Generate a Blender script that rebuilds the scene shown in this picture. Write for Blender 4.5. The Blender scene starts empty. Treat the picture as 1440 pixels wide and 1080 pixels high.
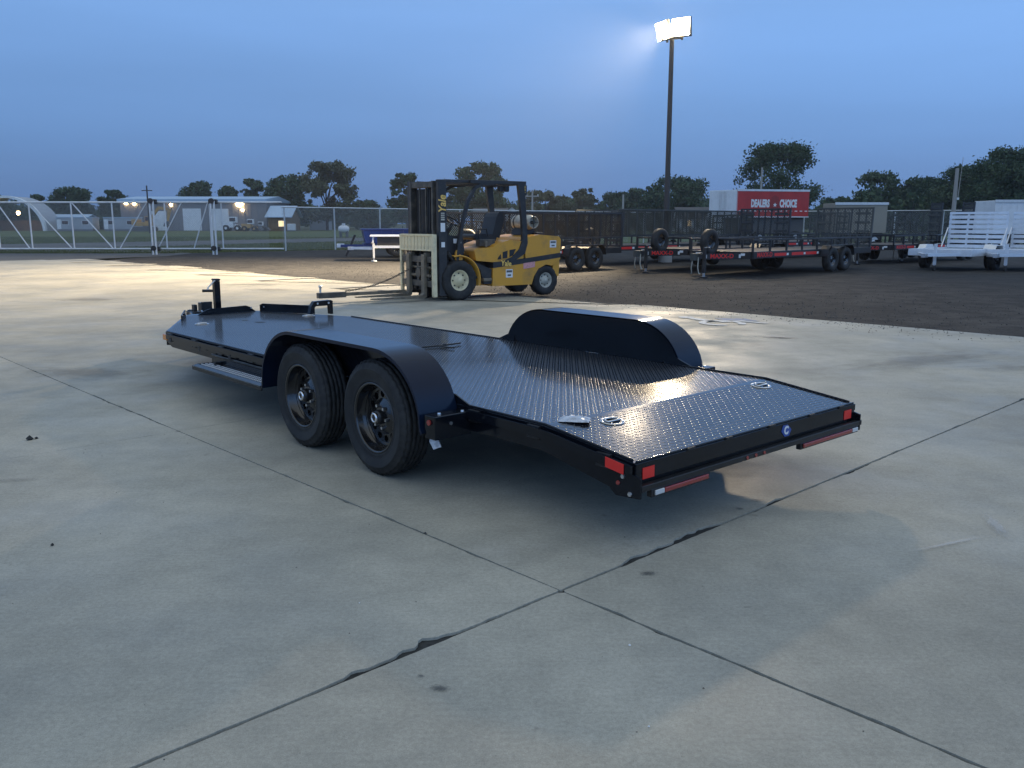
import bpy, math, random
import numpy as np
from mathutils import Vector, Matrix

SC = bpy.context.scene
COL = SC.collection
R = math.radians
PI = math.pi
rnd = random.Random(7)

# ------------------------------------------------------------------ camera
cam = bpy.data.cameras.new('camera')
cam.sensor_width = 36.0
cam.lens = 36.0 * 1218.9 / 1440.0
cam.clip_start = 0.05
cam.clip_end = 6000
cam_o = bpy.data.objects.new('camera', cam)
COL.objects.link(cam_o)
cam_o.location = (0, 0, 1.516)
cam_o.rotation_euler = (PI / 2 - 0.1829, 0, 0)
SC.camera = cam_o

# ------------------------------------------------------------------ dusk sky
W = bpy.data.worlds.new('World')
SC.world = W
W.use_nodes = True
nt = W.node_tree
nt.nodes.clear()
N = nt.nodes.new
Lk = nt.links.new
out = N('ShaderNodeOutputWorld')
tc = N('ShaderNodeTexCoord')
sky = N('ShaderNodeTexSky')
sky.sky_type = 'NISHITA'
sky.sun_disc = False
sky.sun_elevation = R(0.3)
sky.sun_rotation = R(205)          # the sun has just set behind the camera, to the left
sky.ozone_density = 3.0
sky.dust_density = 0.6
bg1 = N('ShaderNodeBackground')
Lk(sky.outputs[0], bg1.inputs[0])
bg1.inputs[1].default_value = 0.05
sep = N('ShaderNodeSeparateXYZ')
Lk(tc.outputs['Generated'], sep.inputs[0])
asn = N('ShaderNodeMath'); asn.operation = 'ARCSINE'
Lk(sep.outputs[2], asn.inputs[0])
mr = N('ShaderNodeMapRange')
Lk(asn.outputs[0], mr.inputs[0])
mr.inputs[1].default_value = 0.0
mr.inputs[2].default_value = PI / 2
ramp = N('ShaderNodeValToRGB')
Lk(mr.outputs[0], ramp.inputs[0])
cr = ramp.color_ramp
stops = [(0.0, (.098, .205, .435)), (0.05, (.125, .262, .545)), (0.13, (.192, .378, .752)),
         (0.25, (.258, .455, .835)), (0.50, (.375, .44, .505)), (1.0, (.47, .48, .435))]
cr.elements[0].position, cr.elements[0].color = 0.0, (*stops[0][1], 1)
cr.elements[1].position, cr.elements[1].color = 1.0, (*stops[-1][1], 1)
for p, c in stops[1:-1]:
    e = cr.elements.new(p); e.color = (*c, 1)
# faint streaks of high cloud
mp = N('ShaderNodeMapping'); mp.inputs['Scale'].default_value = (1.0, 1.0, 9.0); mp.inputs['Location'].default_value = (0.3, 0.1, 0.6); mp.inputs['Rotation'].default_value = (0.0, R(-4), 0.0)
Lk(tc.outputs['Generated'], mp.inputs[0])
nz = N('ShaderNodeTexNoise'); nz.inputs['Scale'].default_value = 1.5; nz.inputs['Detail'].default_value = 4
Lk(mp.outputs[0], nz.inputs[0])
mr2 = N('ShaderNodeMapRange'); Lk(nz.outputs[0], mr2.inputs[0])
mr2.inputs[1].default_value = .35; mr2.inputs[2].default_value = .75
mr2.inputs[3].default_value = 1.04; mr2.inputs[4].default_value = 0.92
# brighter towards the afterglow (left and behind), darker to the right
dot = N('ShaderNodeVectorMath'); dot.operation = 'DOT_PRODUCT'
Lk(tc.outputs['Generated'], dot.inputs[0]); dot.inputs[1].default_value = (0.5, -0.866, 0.0)
mr3 = N('ShaderNodeMapRange'); Lk(dot.outputs['Value'], mr3.inputs[0])
mr3.inputs[1].default_value = -1; mr3.inputs[2].default_value = 1
mr3.inputs[3].default_value = 1.0; mr3.inputs[4].default_value = 1.75
ml = N('ShaderNodeMath'); ml.operation = 'MULTIPLY'
Lk(mr2.outputs[0], ml.inputs[0]); Lk(mr3.outputs[0], ml.inputs[1])
bg2 = N('ShaderNodeBackground')
Lk(ramp.outputs[0], bg2.inputs[0]); Lk(ml.outputs[0], bg2.inputs[1])
add = N('ShaderNodeAddShader')
Lk(bg1.outputs[0], add.inputs[0]); Lk(bg2.outputs[0], add.inputs[1])
Lk(add.outputs[0], out.inputs[0])

SC.view_settings.view_transform = 'Standard'
SC.view_settings.look = 'None'
SC.view_settings.exposure = 0.0
SC.view_settings.gamma = 1.0
SC.view_settings.use_curve_mapping = False
SC.render.engine = 'CYCLES'
SC.cycles.use_denoising = True
SC.cycles.max_bounces = 6
SC.cycles.transparent_max_bounces = 16
SC.cycles.sample_clamp_indirect = 6.0
SC.cycles.use_light_tree = True
SC.cycles.caustics_reflective = False
SC.cycles.caustics_refractive = False
LAMP_POWER = (1180.0, 7300.0)      # watts: wide floodlight, narrow floodlight

# ================================================================== helpers
class G:
    """Collects faces and links them as one mesh object."""
    def __init__(s):
        s.v = []; s.f = []; s.s = []
    def add(s, vs, fs, smooth=False):
        o = len(s.v)
        s.v.extend([tuple(v) for v in vs])
        for f in fs:
            s.f.append([i + o for i in f]); s.s.append(smooth)
        return s
    def box(s, x0, x1, y0, y1, z0, z1):
        return s.add([(x0, y0, z0), (x1, y0, z0), (x1, y1, z0), (x0, y1, z0), (x0, y0, z1), (x1, y0, z1), (x1, y1, z1), (x0, y1, z1)],
                     [(0, 3, 2, 1), (4, 5, 6, 7), (0, 1, 5, 4), (1, 2, 6, 5), (2, 3, 7, 6), (3, 0, 4, 7)])
    def bar(s, a, b, w, h=None, up=(0, 0, 1)):
        h = h or w
        a = Vector(a); b = Vector(b); d = (b - a).normalized(); u = Vector(up)
        if abs(d.dot(u)) > .98: u = Vector((1, 0, 0)) if abs(d.x) < .9 else Vector((0, 1, 0))
        r = d.cross(u).normalized(); u = r.cross(d).normalized()
        vs = []
        for p in (a, b):
            for sx, sy in ((-1, -1), (1, -1), (1, 1), (-1, 1)):
                vs.append(p + r * (sx * w / 2) + u * (sy * h / 2))
        return s.add(vs, [(3, 2, 1, 0), (4, 5, 6, 7), (0, 1, 5, 4), (1, 2, 6, 5), (2, 3, 7, 6), (3, 0, 4, 7)])
    def cyl(s, a, b, r0, r1=None, n=12, caps=True, smooth=True):
        r1 = r0 if r1 is None else r1
        a = Vector(a); b = Vector(b); d = (b - a).normalized()
        u = Vector((0, 0, 1)) if abs(d.z) < .9 else Vector((1, 0, 0))
        x = d.cross(u).normalized(); y = x.cross(d)
        vs = []
        for p, r in ((a, r0), (b, r1)):
            for i in range(n):
                t = 2 * PI * i / n
                vs.append(p + x * (r * math.cos(t)) + y * (r * math.sin(t)))
        s.add(vs, [(i, (i + 1) % n, n + (i + 1) % n, n + i)[::-1] for i in range(n)], smooth)
        if caps:
            s.add(vs[:n], [tuple(range(n))]); s.add(vs[n:], [tuple(range(n))[::-1]])
        return s
    def tube(s, pts, r, n=8, closed=False):
        pts = [Vector(p) for p in pts]; m = len(pts); rings = []
        pu = None
        for i, p in enumerate(pts):
            if closed: d = pts[(i + 1) % m] - pts[i - 1]
            else: d = pts[min(i + 1, m - 1)] - pts[max(i - 1, 0)]
            d.normalize()
            if pu is None:
                u = Vector((0, 0, 1)) if abs(d.z) < .9 else Vector((1, 0, 0))
            else: u = pu
            x = d.cross(u).normalized(); u = x.cross(d).normalized(); pu = u
            rr = r[i] if isinstance(r, (list, tuple)) else r
            rings.append([p + x * (rr * math.cos(2 * PI * k / n)) + u * (rr * math.sin(2 * PI * k / n)) for k in range(n)])
        vs = [q for g in rings for q in g]
        fs = []
        for i in range(m if closed else m - 1):
            j = (i + 1) % m
            for k in range(n):
                l = (k + 1) % n
                fs.append((i * n + l, i * n + k, j * n + k, j * n + l))
        s.add(vs, fs, True)
        if not closed:
            s.add(rings[0], [tuple(range(n))]); s.add(rings[-1], [tuple(range(n))[::-1]])
        return s
    def ext(s, poly, axis, a, b, smooth=False):
        """polygon (2 coords) extruded along axis from a to b; x:(y,z) y:(x,z) z:(x,y)"""
        def P(p, t):
            return {'x': (t, p[0], p[1]), 'y': (p[0], t, p[1]), 'z': (p[0], p[1], t)}[axis]
        n = len(poly)
        area = sum(poly[i][0] * poly[(i + 1) % n][1] - poly[(i + 1) % n][0] * poly[i][1] for i in range(n))
        flip = (area < 0) ^ (axis == 'y') ^ (b < a)
        vs = [P(p, a) for p in poly] + [P(p, b) for p in poly]
        caps = [tuple(range(n))[::-1], tuple(range(n, 2 * n))]
        sides = [(i, (i + 1) % n, n + (i + 1) % n, n + i) for i in range(n)]
        if flip: caps = [c[::-1] for c in caps]; sides = [c[::-1] for c in sides]
        s.add(vs, caps); s.add(vs, sides, smooth)
        return s
    def lathe(s, prof, n=32, axis='y', c=(0, 0, 0), smooth=True, mod=None):
        """prof: list of (radius, height along axis)"""
        c = Vector(c); vs = []
        for j, (r, h) in enumerate(prof):
            for i in range(n):
                t = 2 * PI * i / n
                rr = r if mod is None else mod(j, i, r)
                x, z = rr * math.cos(t), rr * math.sin(t)
                vs.append(c + (Vector((x, h, z)) if axis == 'y' else Vector((x, z, h)) if axis == 'z' else Vector((h, x, z))))
        fs = []
        for j in range(len(prof) - 1):
            for i in range(n):
                k = (i + 1) % n
                f = (j * n + i, j * n + k, (j + 1) * n + k, (j + 1) * n + i)
                fs.append(f if axis == 'y' else f[::-1])
        return s.add(vs, fs, smooth)
    def mesh(s, name):
        m = bpy.data.meshes.new(name)
        m.from_pydata(s.v, [], s.f)
        m.polygons.foreach_set('use_smooth', s.s)
        m.update()
        return m
    def obj(s, name, mat, parent=None, loc=None, rot=None, bevel=0, label=None, kind=None):
        o = bpy.data.objects.new(name, s.mesh(name))
        o.data.materials.append(mat)
        COL.objects.link(o)
        if parent: o.parent = parent
        if loc: o.location = loc
        if rot: o.rotation_euler = rot
        if bevel:
            b = o.modifiers.new('bevel', 'BEVEL'); b.width = bevel; b.segments = 2; b.limit_method = 'ANGLE'; b.angle_limit = R(40)
            b.harden_normals = False
        if label: o['label'] = label
        if kind: o['kind'] = kind
        return o

def thing(name, label, cat, loc=(0, 0, 0), rotz=0, group=None):
    o = bpy.data.objects.new(name, None); COL.objects.link(o)
    o.empty_display_size = .2
    o.location = loc; o.rotation_euler = (0, 0, rotz)
    o['label'] = label; o['category'] = cat
    if group: o['group'] = group
    return o

def tag(o, label, cat, group=None):
    o['label'] = label; o['category'] = cat
    if group: o['group'] = group
    return o

def node(name, parent, loc=(0, 0, 0), rot=(0, 0, 0)):
    o = bpy.data.objects.new(name, None); COL.objects.link(o); o.parent = parent
    o.location = loc; o.rotation_euler = rot; o.empty_display_size = .1
    return o

def copy_part(o, parent, loc=None, rot=None):
    c = o.copy(); COL.objects.link(c); c.parent = parent
    if loc is not None: c.location = loc
    if rot is not None: c.rotation_euler = rot
    for ch in list(o.children): copy_part(ch, c)
    return c

def structure(o): o['kind'] = 'structure'; return o

def text(s, size, mat, parent, loc, rot, depth=.004, bold=0.0, sx=1.0, name='lettering', shear=0, align='CENTER'):
    cu = bpy.data.curves.new(name, 'FONT'); cu.body = s; cu.size = size; cu.extrude = depth; cu.offset = bold
    cu.align_x = align; cu.align_y = 'CENTER'; cu.shear = shear; cu.resolution_u = 3
    cu.materials.append(mat)
    tmp = bpy.data.objects.new(name, cu); me = bpy.data.meshes.new_from_object(tmp); bpy.data.objects.remove(tmp)
    o = bpy.data.objects.new(name, me); COL.objects.link(o); o.parent = parent
    o.location = loc; o.rotation_euler = rot; o.scale = (sx, 1, 1)
    return o

# ------------------------------------------------------------------ materials
def mat(name, col, rough=.5, metal=0.0, var=0.0, vscale=6.0, col2=None, thr=(.45, .65), bump=0.0, bscale=40.0, coat=0.0, spec=.5, emit=None, estr=0, rvar=0.0, dist=.01, detail=5):
    m = bpy.data.materials.new(name); m.use_nodes = True
    t = m.node_tree; b = t.nodes['Principled BSDF']
    b.inputs['Base Color'].default_value = (*col, 1)
    b.inputs['Roughness'].default_value = rough
    b.inputs['Metallic'].default_value = metal
    b.inputs['Specular IOR Level'].default_value = spec
    b.inputs['Coat Weight'].default_value = coat
    b.inputs['Coat Roughness'].default_value = .05
    if emit:
        b.inputs['Emission Color'].default_value = (*emit, 1); b.inputs['Emission Strength'].default_value = estr
    tcn = t.nodes.new('ShaderNodeTexCoord')
    if var or col2 or rvar:
        n1 = t.nodes.new('ShaderNodeTexNoise'); n1.inputs['Scale'].default_value = vscale; n1.inputs['Detail'].default_value = detail
        n1.inputs['Roughness'].default_value = .62
        t.links.new(tcn.outputs['Object'], n1.inputs[0])
        mrn = t.nodes.new('ShaderNodeMapRange'); t.links.new(n1.outputs[0], mrn.inputs[0])
        mrn.inputs[1].default_value = thr[0]; mrn.inputs[2].default_value = thr[1]
        mx = t.nodes.new('ShaderNodeMix'); mx.data_type = 'RGBA'
        t.links.new(mrn.outputs[0], mx.inputs[0])
        c2 = col2 or tuple(c * (1 - var) for c in col)
        mx.inputs[6].default_value = (*col, 1); mx.inputs[7].default_value = (*c2, 1)
        t.links.new(mx.outputs[2], b.inputs['Base Color'])
        if rvar:
            mr4 = t.nodes.new('ShaderNodeMapRange'); t.links.new(n1.outputs[0], mr4.inputs[0])
            mr4.inputs[1].default_value = .3; mr4.inputs[2].default_value = .7
            mr4.inputs[3].default_value = rough - rvar; mr4.inputs[4].default_value = rough + rvar
            t.links.new(mr4.outputs[0], b.inputs['Roughness'])
    if bump:
        n2 = t.nodes.new('ShaderNodeTexNoise'); n2.inputs['Scale'].default_value = bscale; n2.inputs['Detail'].default_value = 4
        t.links.new(tcn.outputs['Object'], n2.inputs[0])
        bp = t.nodes.new('ShaderNodeBump'); bp.inputs['Strength'].default_value = bump; bp.inputs['Distance'].default_value = dist
        t.links.new(n2.outputs[0], bp.inputs['Height']); t.links.new(bp.outputs[0], b.inputs['Normal'])
    return m

M = {}
M['gloss_black'] = mat('gloss_black_paint', (.005, .007, .011), .13, var=.3, vscale=3, rvar=.03, spec=.32)
M['fender_black'] = mat('fender_black_paint', (.006, .013, .030), .13, var=.15, vscale=2, rvar=.03, spec=.2)
M['deck_black'] = mat('deck_black_paint', (.010, .012, .017), .12, spec=.9, rvar=.03, vscale=2.2, var=.2, bump=.06, bscale=3.0, dist=.02)
M['tread_black'] = mat('tread_black_paint', (.022, .022, .024), .34, spec=1.0)
M['satin_black'] = mat('satin_black_paint', (.012, .012, .013), .38, var=.4, vscale=5)
M['tyre'] = mat('tyre_rubber', (.019, .019, .019), .66, col2=(.048, .046, .042), vscale=7, thr=(.45, .8), spec=.35, bump=.3, bscale=120, dist=.003)
M['rim_black'] = mat('gloss_rim_black', (.008, .008, .009), .14, coat=.5)
M['chrome'] = mat('chrome', (.75, .75, .76), .18, 1.0)
M['zinc'] = mat('zinc_plate', (.62, .62, .62), .35, 1.0, rvar=.1, vscale=20)
M['glint_edge'] = mat('glint_steel_edge', (.09, .082, .07), .30, .8, col2=(.03, .03, .03), vscale=9)  # paler warm steel puts the step's glints into the edge colour
M['red_tape'] = mat('red_reflector', (.78, .030, .022), .35, emit=(.7, .02, .015), estr=.0)
M['red_lens'] = mat('red_lamp_lens', (.30, .035, .028), .2, coat=.5)
M['amber'] = mat('amber_lens', (.75, .24, .03), .2, coat=.5)
M['clear_lens'] = mat('clear_lens', (.6, .6, .58), .2)
M['white_sticker'] = mat('white_sticker', (.75, .75, .73), .5)
M['blue_sticker'] = mat('blue_sticker', (.03, .08, .32), .4)
M['pink_sticker'] = mat('pink_sticker', (.72, .34, .33), .5, var=.3, vscale=60)
M['plastic_bag'] = mat('clear_plastic_bag', (.55, .58, .62), .18, spec=.8, var=.4, vscale=40)
M['yellow'] = mat('forklift_yellow', (.66, .32, .035), .40, col2=(.36, .20, .06), vscale=3.2, thr=(.50, .82), rvar=.08)
M['letter_gold'] = mat('gold_lettering', (.85, .55, .13), .45)
M['yellow_dirty'] = mat('dirty_yellow', (.42, .24, .06), .6, col2=(.18, .13, .07), vscale=5)
M['cream'] = mat('cream_paint', (.72, .62, .38), .5, col2=(.46, .38, .23), vscale=5, thr=(.48, .75))
M['fork_black'] = mat('worn_black_paint', (.022, .022, .023), .45, col2=(.055, .050, .042), vscale=7, thr=(.5, .8))
M['mast_grime'] = mat('greasy_mast_steel', (.045, .042, .036), .5, col2=(.11, .095, .07), vscale=6)
M['rust_steel'] = mat('dusty_fork_steel', (.19, .155, .105), .6, col2=(.10, .08, .055), vscale=7)
M['seat_vinyl'] = mat('black_vinyl', (.014, .014, .015), .5)
M['tank'] = mat('propane_tank_paint', (.52, .49, .40), .4, col2=(.35, .32, .25), vscale=6, rvar=.1)
M['tank_far'] = mat('white_tank_paint', (.68, .68, .67), .5)
M['dark_metal'] = mat('trailer_black', (.016, .016, .017), .4, col2=(.045, .042, .038), vscale=2, thr=(.5, .8))
M['mesh_grey'] = mat('dusty_trailer_black', (.055, .057, .050), .55, col2=(.085, .084, .070), vscale=2)
M['wood'] = mat('weathered_plank', (.13, .10, .07), .75, col2=(.08, .062, .045), vscale=4)
M['alum'] = mat('bare_aluminium', (.80, .82, .84), .42, .55, rvar=.12, vscale=3, var=.1)
M['galv'] = mat('galvanised_pipe', (.70, .71, .70), .5, .25, var=.15, vscale=4)
M['wire'] = mat('chain_link_wire', (.36, .37, .36), .55, .4)
M['white_paint'] = mat('white_paint', (.78, .79, .78), .5, var=.12, vscale=1.5)
M['red_paint'] = mat('truck_red_paint', (.50, .028, .024), .45, var=.2, vscale=.8)
M['blue_paint'] = mat('trailer_blue_paint', (.010, .035, .17), .35)
M['pole'] = mat('pole_brown', (.045, .040, .036), .55)
M['util_pole'] = mat('pale_utility_pole', (.33, .31, .28), .8)
M['housing'] = mat('lamp_housing', (.05, .045, .04), .5)
M['grey_siding'] = mat('grey_siding', (.20, .20, .205), .7, var=.15, vscale=.3)
M['lt_siding'] = mat('pale_siding', (.36, .385, .41), .7, var=.1, vscale=.4)
M['tan_siding'] = mat('tan_siding', (.30, .27, .21), .7, var=.15, vscale=.4)
M['blue_siding'] = mat('blue_grey_siding', (.19, .27, .33), .7)
M['metal_roof'] = mat('pale_blue_metal_roof', (.38, .50, .62), .5, .2)
M['dark_roof'] = mat('dark_shingle_roof', (.09, .085, .08), .85)
M['timber_wall'] = mat('brown_timber_wall', (.20, .13, .075), .8, var=.3, vscale=1.5)
M['glass_dark'] = mat('dark_window_glass', (.02, .025, .03), .08)
M['lit_glass'] = mat('lit_window', (.8, .6, .3), .4, emit=(1, .72, .35), estr=1.3)
M['excavator'] = mat('excavator_yellow', (.50, .29, .09), .5, var=.25, vscale=1)
M['machine_grey'] = mat('machine_grey', (.10, .10, .10), .6)
M['lens_hot'] = mat('floodlight_lens', (.9, .9, .9), .4, emit=(1.0, .80, .50), estr=60.0)
M['lens_wall'] = mat('wall_lamp_lens', (.9, .9, .9), .4, emit=(1.0, .68, .33), estr=60)
M['bark'] = mat('tree_bark', (.055, .045, .035), .9, var=.4, vscale=3)
M['blue_mark'] = mat('blue_pavement_paint', (.09, .17, .33), .7, col2=(.25, .26, .26), vscale=9, thr=(.45, .6))
M['white_mark'] = mat('white_pavement_paint', (.62, .63, .62), .7, col2=(.34, .34, .32), vscale=12, thr=(.5, .66))
M['filler'] = mat('joint_dirt', (.035, .036, .034), .95, var=.5, vscale=30)
M['pebble'] = mat('pebble_grey', (.10, .095, .09), .9, var=.5, vscale=2)

def leaf_mat(name, c1, c2):
    m = mat(name, c1, .75, col2=c2, vscale=.45, thr=(.4, .65), detail=3, spec=.2)
    return m
M['leaf_dark'] = leaf_mat('dark_foliage', (.040, .070, .034), (.072, .104, .048))
M['leaf_mid'] = leaf_mat('mid_foliage', (.056, .086, .042), (.092, .116, .056))
M['leaf_olive'] = leaf_mat('olive_foliage', (.085, .095, .048), (.12, .12, .066))

def concrete_material():
    m = bpy.data.materials.new('brushed_concrete'); m.use_nodes = True
    t = m.node_tree; b = t.nodes['Principled BSDF']; n = t.nodes.new; l = t.links.new
    geo = n('ShaderNodeNewGeometry'); pos = geo.outputs['Position']
    def noise(scale, detail=5, rough=.6, stretch=None, off=0):
        x = n('ShaderNodeTexNoise'); x.inputs['Scale'].default_value = scale; x.inputs['Detail'].default_value = detail; x.inputs['Roughness'].default_value = rough
        mpn = n('ShaderNodeMapping'); l(pos, mpn.inputs[0])
        mpn.inputs['Location'].default_value = (off, off * .7, 0)
        if stretch: mpn.inputs['Rotation'].default_value = (0, 0, R(-43.3)); mpn.inputs['Scale'].default_value = stretch
        l(mpn.outputs[0], x.inputs[0]); return x.outputs[0]
    def rng(x, a, bb, c, d):
        q = n('ShaderNodeMapRange'); q.interpolation_type = 'SMOOTHSTEP'; l(x, q.inputs[0])
        for i, v in enumerate((a, bb, c, d)): q.inputs[i + 1].default_value = v
        return q.outputs[0]
    def mix(f, c1, c2):
        q = n('ShaderNodeMix'); q.data_type = 'RGBA'; l(f, q.inputs[0])
        for c, i in ((c1, 6), (c2, 7)):
            if isinstance(c, tuple): q.inputs[i].default_value = (*c, 1)
            else: l(c, q.inputs[i])
        return q.outputs[2]
    def mulv(c, f):
        q = n('ShaderNodeVectorMath'); q.operation = 'SCALE'; l(c, q.inputs[0]); l(f, q.inputs['Scale']); return q.outputs[0]
    base = mix(rng(noise(.55, 6), .36, .66, 0, 1), (.315, .300, .248), (.43, .40, .322))
    base = mix(rng(noise(.33, 5, off=13),   .54, .76, 0, .32), base, (.275, .268, .238))          # damp, darker areas
    base = mix(rng(noise(1.3, 7, .7, off=5), .55, .75, 0, .4), base, (.46, .435, .38))          # pale bloom
    base = mix(rng(noise(.9, 6, .65, (.35, 1.3, 1), off=31), .56, .78, 0, .32), base, (.255, .248, .218))  # trailing stains
    base = mulv(base, rng(noise(4, 8, .75, off=2), .25, .75, .88, 1.10))
    base = mulv(base, rng(noise(55, 4, .8), .2, .8, .80, 1.18))
    base = mulv(base, rng(noise(260, 2, .7), .25, .75, .84, 1.14))
    broom = noise(46, 3, .6, (.05, 1.6, 1), off=3)
    base = mulv(base, rng(broom, .3, .7, .975, 1.022))
    base = mulv(base, rng(noise(2.6, 6, .8, (1.5, .25, 1), off=17), .60, .80, 1.0, .86))   # faint tyre drag marks
    base = mulv(base, rng(noise(9, 3, .5, off=23), .70, .76, 1.0, .80))                      # small damp spots
    # aggregate specks and pits
    vor = n('ShaderNodeTexVoronoi'); vor.inputs['Scale'].default_value = 26; l(pos, vor.inputs[0])
    base = mulv(base, rng(vor.outputs['Distance'], .035, .075, .62, 1.0))
    oi = n('ShaderNodeObjectInfo')
    base = mulv(base, rng(oi.outputs['Random'], 0, 1, .955, 1.045))
    l(base, b.inputs['Base Color'])
    l(rng(noise(1.1, 6, off=9), .3, .7, .50, .78), b.inputs['Roughness'])
    b.inputs['Specular IOR Level'].default_value = .35
    bp = n('ShaderNodeBump'); bp.inputs['Strength'].default_value = .35; bp.inputs['Distance'].default_value = .004
    l(noise(70, 5, .75), bp.inputs['Height']); l(bp.outputs[0], b.inputs['Normal'])
    return m
M['concrete'] = concrete_material()

def ground_material(name, cols, scales, rough=.95, bumpd=.03, bs=9, fine=30):
    m = bpy.data.materials.new(name); m.use_nodes = True
    t = m.node_tree; b = t.nodes['Principled BSDF']; n = t.nodes.new; l = t.links.new
    pos = n('ShaderNodeNewGeometry').outputs['Position']
    prev = None
    for i, (c, s) in enumerate(zip(cols, scales)):
        if prev is None: prev = c; continue
        x = n('ShaderNodeTexNoise'); x.inputs['Scale'].default_value = s; x.inputs['Detail'].default_value = 7; x.inputs['Roughness'].default_value = .68
        mpn = n('ShaderNodeMapping'); mpn.inputs['Location'].default_value = (7 * i, 3 * i, 0); l(pos, mpn.inputs[0]); l(mpn.outputs[0], x.inputs[0])
        q = n('ShaderNodeMapRange'); l(x.outputs[0], q.inputs[0]); q.inputs[1].default_value = .42; q.inputs[2].default_value = .62
        k = n('ShaderNodeMix'); k.data_type = 'RGBA'; l(q.outputs[0], k.inputs[0])
        if isinstance(prev, tuple): k.inputs[6].default_value = (*prev, 1)
        else: l(prev, k.inputs[6])
        k.inputs[7].default_value = (*c, 1); prev = k.outputs[2]
    x = n('ShaderNodeTexNoise'); x.inputs['Scale'].default_value = fine; x.inputs['Detail'].default_value = 3; l(pos, x.inputs[0])
    q = n('ShaderNodeMapRange'); l(x.outputs[0], q.inputs[0]); q.inputs[1].default_value = .25; q.inputs[2].default_value = .75; q.inputs[3].default_value = .6; q.inputs[4].default_value = 1.4
    s = n('ShaderNodeVectorMath'); s.operation = 'SCALE'; l(prev, s.inputs[0]); l(q.outputs[0], s.inputs['Scale'])
    l(s.outputs[0], b.inputs['Base Color'])
    b.inputs['Roughness'].default_value = rough; b.inputs['Specular IOR Level'].default_value = .15
    y = n('ShaderNodeTexNoise'); y.inputs['Scale'].default_value = bs; y.inputs['Detail'].default_value = 6; l(pos, y.inputs[0])
    bp = n('ShaderNodeBump'); bp.inputs['Strength'].default_value = .8; bp.inputs['Distance'].default_value = bumpd
    l(y.outputs[0], bp.inputs['Height']); l(bp.outputs[0], b.inputs['Normal'])
    return m
M['gravel'] = ground_material('yard_gravel', [(.050, .047, .044), (.038, .036, .034), (.066, .062, .057), (.030, .029, .028)], [0, .5, .16, 1.6])
M['grass'] = ground_material('mown_grass', [(.088, .120, .042), (.066, .096, .034), (.115, .130, .055)], [0, .15, .06], fine=8)
M['field'] = ground_material('far_field', [(.075, .085, .040), (.10, .10, .055)], [0, .02], fine=2)
M['asphalt'] = ground_material('worn_asphalt', [(.115, .115, .113), (.085, .085, .085), (.14, .138, .132)], [0, .4, .12], rough=.8, bumpd=.006, bs=60)
M['blade'] = leaf_mat('grass_blades', (.085, .105, .040), (.13, .135, .06))

# ================================================================== ground
JX, JY = .206, 3.421
A_DIR = Vector((math.cos(R(43.3)), math.sin(R(43.3)), 0))
B_DIR = Vector((-A_DIR.y, A_DIR.x, 0))
def ab(a, b, z=0):
    p = Vector((JX, JY, z)) + A_DIR * a + B_DIR * b
    return (p.x, p.y, z)

structure(G().add([(-4000, -300, -.10), (4000, -300, -.10), (4000, 5000, -.10), (-4000, 5000, -.10)], [(0, 1, 2, 3)]).obj('ground', M['field']))

def ragged(pts, step, amp, seed):
    r = random.Random(seed); o = []
    for i in range(len(pts)):
        a = Vector(pts[i]).to_2d(); b = Vector(pts[(i + 1) % len(pts)]).to_2d(); k = max(1, int((b - a).length / step))
        for j in range(k):
            p = a.lerp(b, j / k); o.append((p.x + r.uniform(-amp, amp), p.y + r.uniform(-amp, amp)))
    return o
def sheet(name, pts, z, m):
    return structure(G().add([(x, y, z) for x, y in pts], [tuple(range(len(pts)))]).obj(name, m))
# mown grass out to the far buildings, road and driveway across it, gravel yard, asphalt apron
sheet('grass_field', [(-140, 40), (150, 40), (190, 205), (-190, 205)], -.065, M['grass'])
road = [(-70, 44.5), (-36, 52.2), (-29, 56), (-24, 63), (-20, 71), (-10, 86), (20, 118), (60, 150), (60, 160), (16, 129), (-19, 97), (-31, 79), (-39, 68), (-75, 55)]
sheet('access_road', road, -.045, M['asphalt'])
yard = ragged([ab(10.3, -60)[:2], ab(10.3, 36.5)[:2], (-17.6, 46.5), (-13.5, 50.2), (2, 60), (16, 70), (34, 50), (70, 52), (110, 25)], 1.2, .35, 3)
sheet('gravel_yard', yard, -.028, M['gravel'])
sheet('asphalt_apron', [(-60, 22), (-30, 33), (-20.5, 35.4), (-16.6, 42.3), (-16.9, 46.2), (-22, 56), (-29.3, 58), (-36, 53), (-70, 45)], -.020, M['asphalt'])

# concrete: bed with dirt showing in the joints, and slabs that are pieces of it
pave = structure(G().add([ab(-32.5, -12, -.012), ab(10.55, -12, -.012), ab(10.55, 38.6, -.012), ab(-32.5, 38.6, -.012)], [(0, 1, 2, 3)]).obj('concrete_pavement', M['filler']))
def chip(t, seed, rough):
    """how far a slab edge has broken back at running length t"""
    s = seed * 12.7
    n = (math.sin(t * 2.1 + s) + math.sin(t * 5.3 + s * 1.7) * .7 + math.sin(t * 11.7 + s * .6) * .6 + math.sin(t * 1.1 + s * 2.1) + math.sin(t * 29 + s) * .35) / 3.2
    h = math.sin(t * 91.3 + s) * .5 + math.sin(t * 47.1 + s * 3) * .5
    v = .0028 + .0012 * h
    if n > .12: v += rough * ((n - .12) ** 1.5) * (1 + .25 * h)
    return max(.001, v)
b_lines = [0 + 3.92 * k for k in range(-3, 10)]
b_lines = [-11.8, -7.84, -3.92, 0, 3.92, 7.84, 11.76, 15.68, 19.6, 23.5, 27.4, 31.4, 35.3, 38.6]
a_lines = [-32.2, -21.3, -10.65, 0, 10.6]
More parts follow.
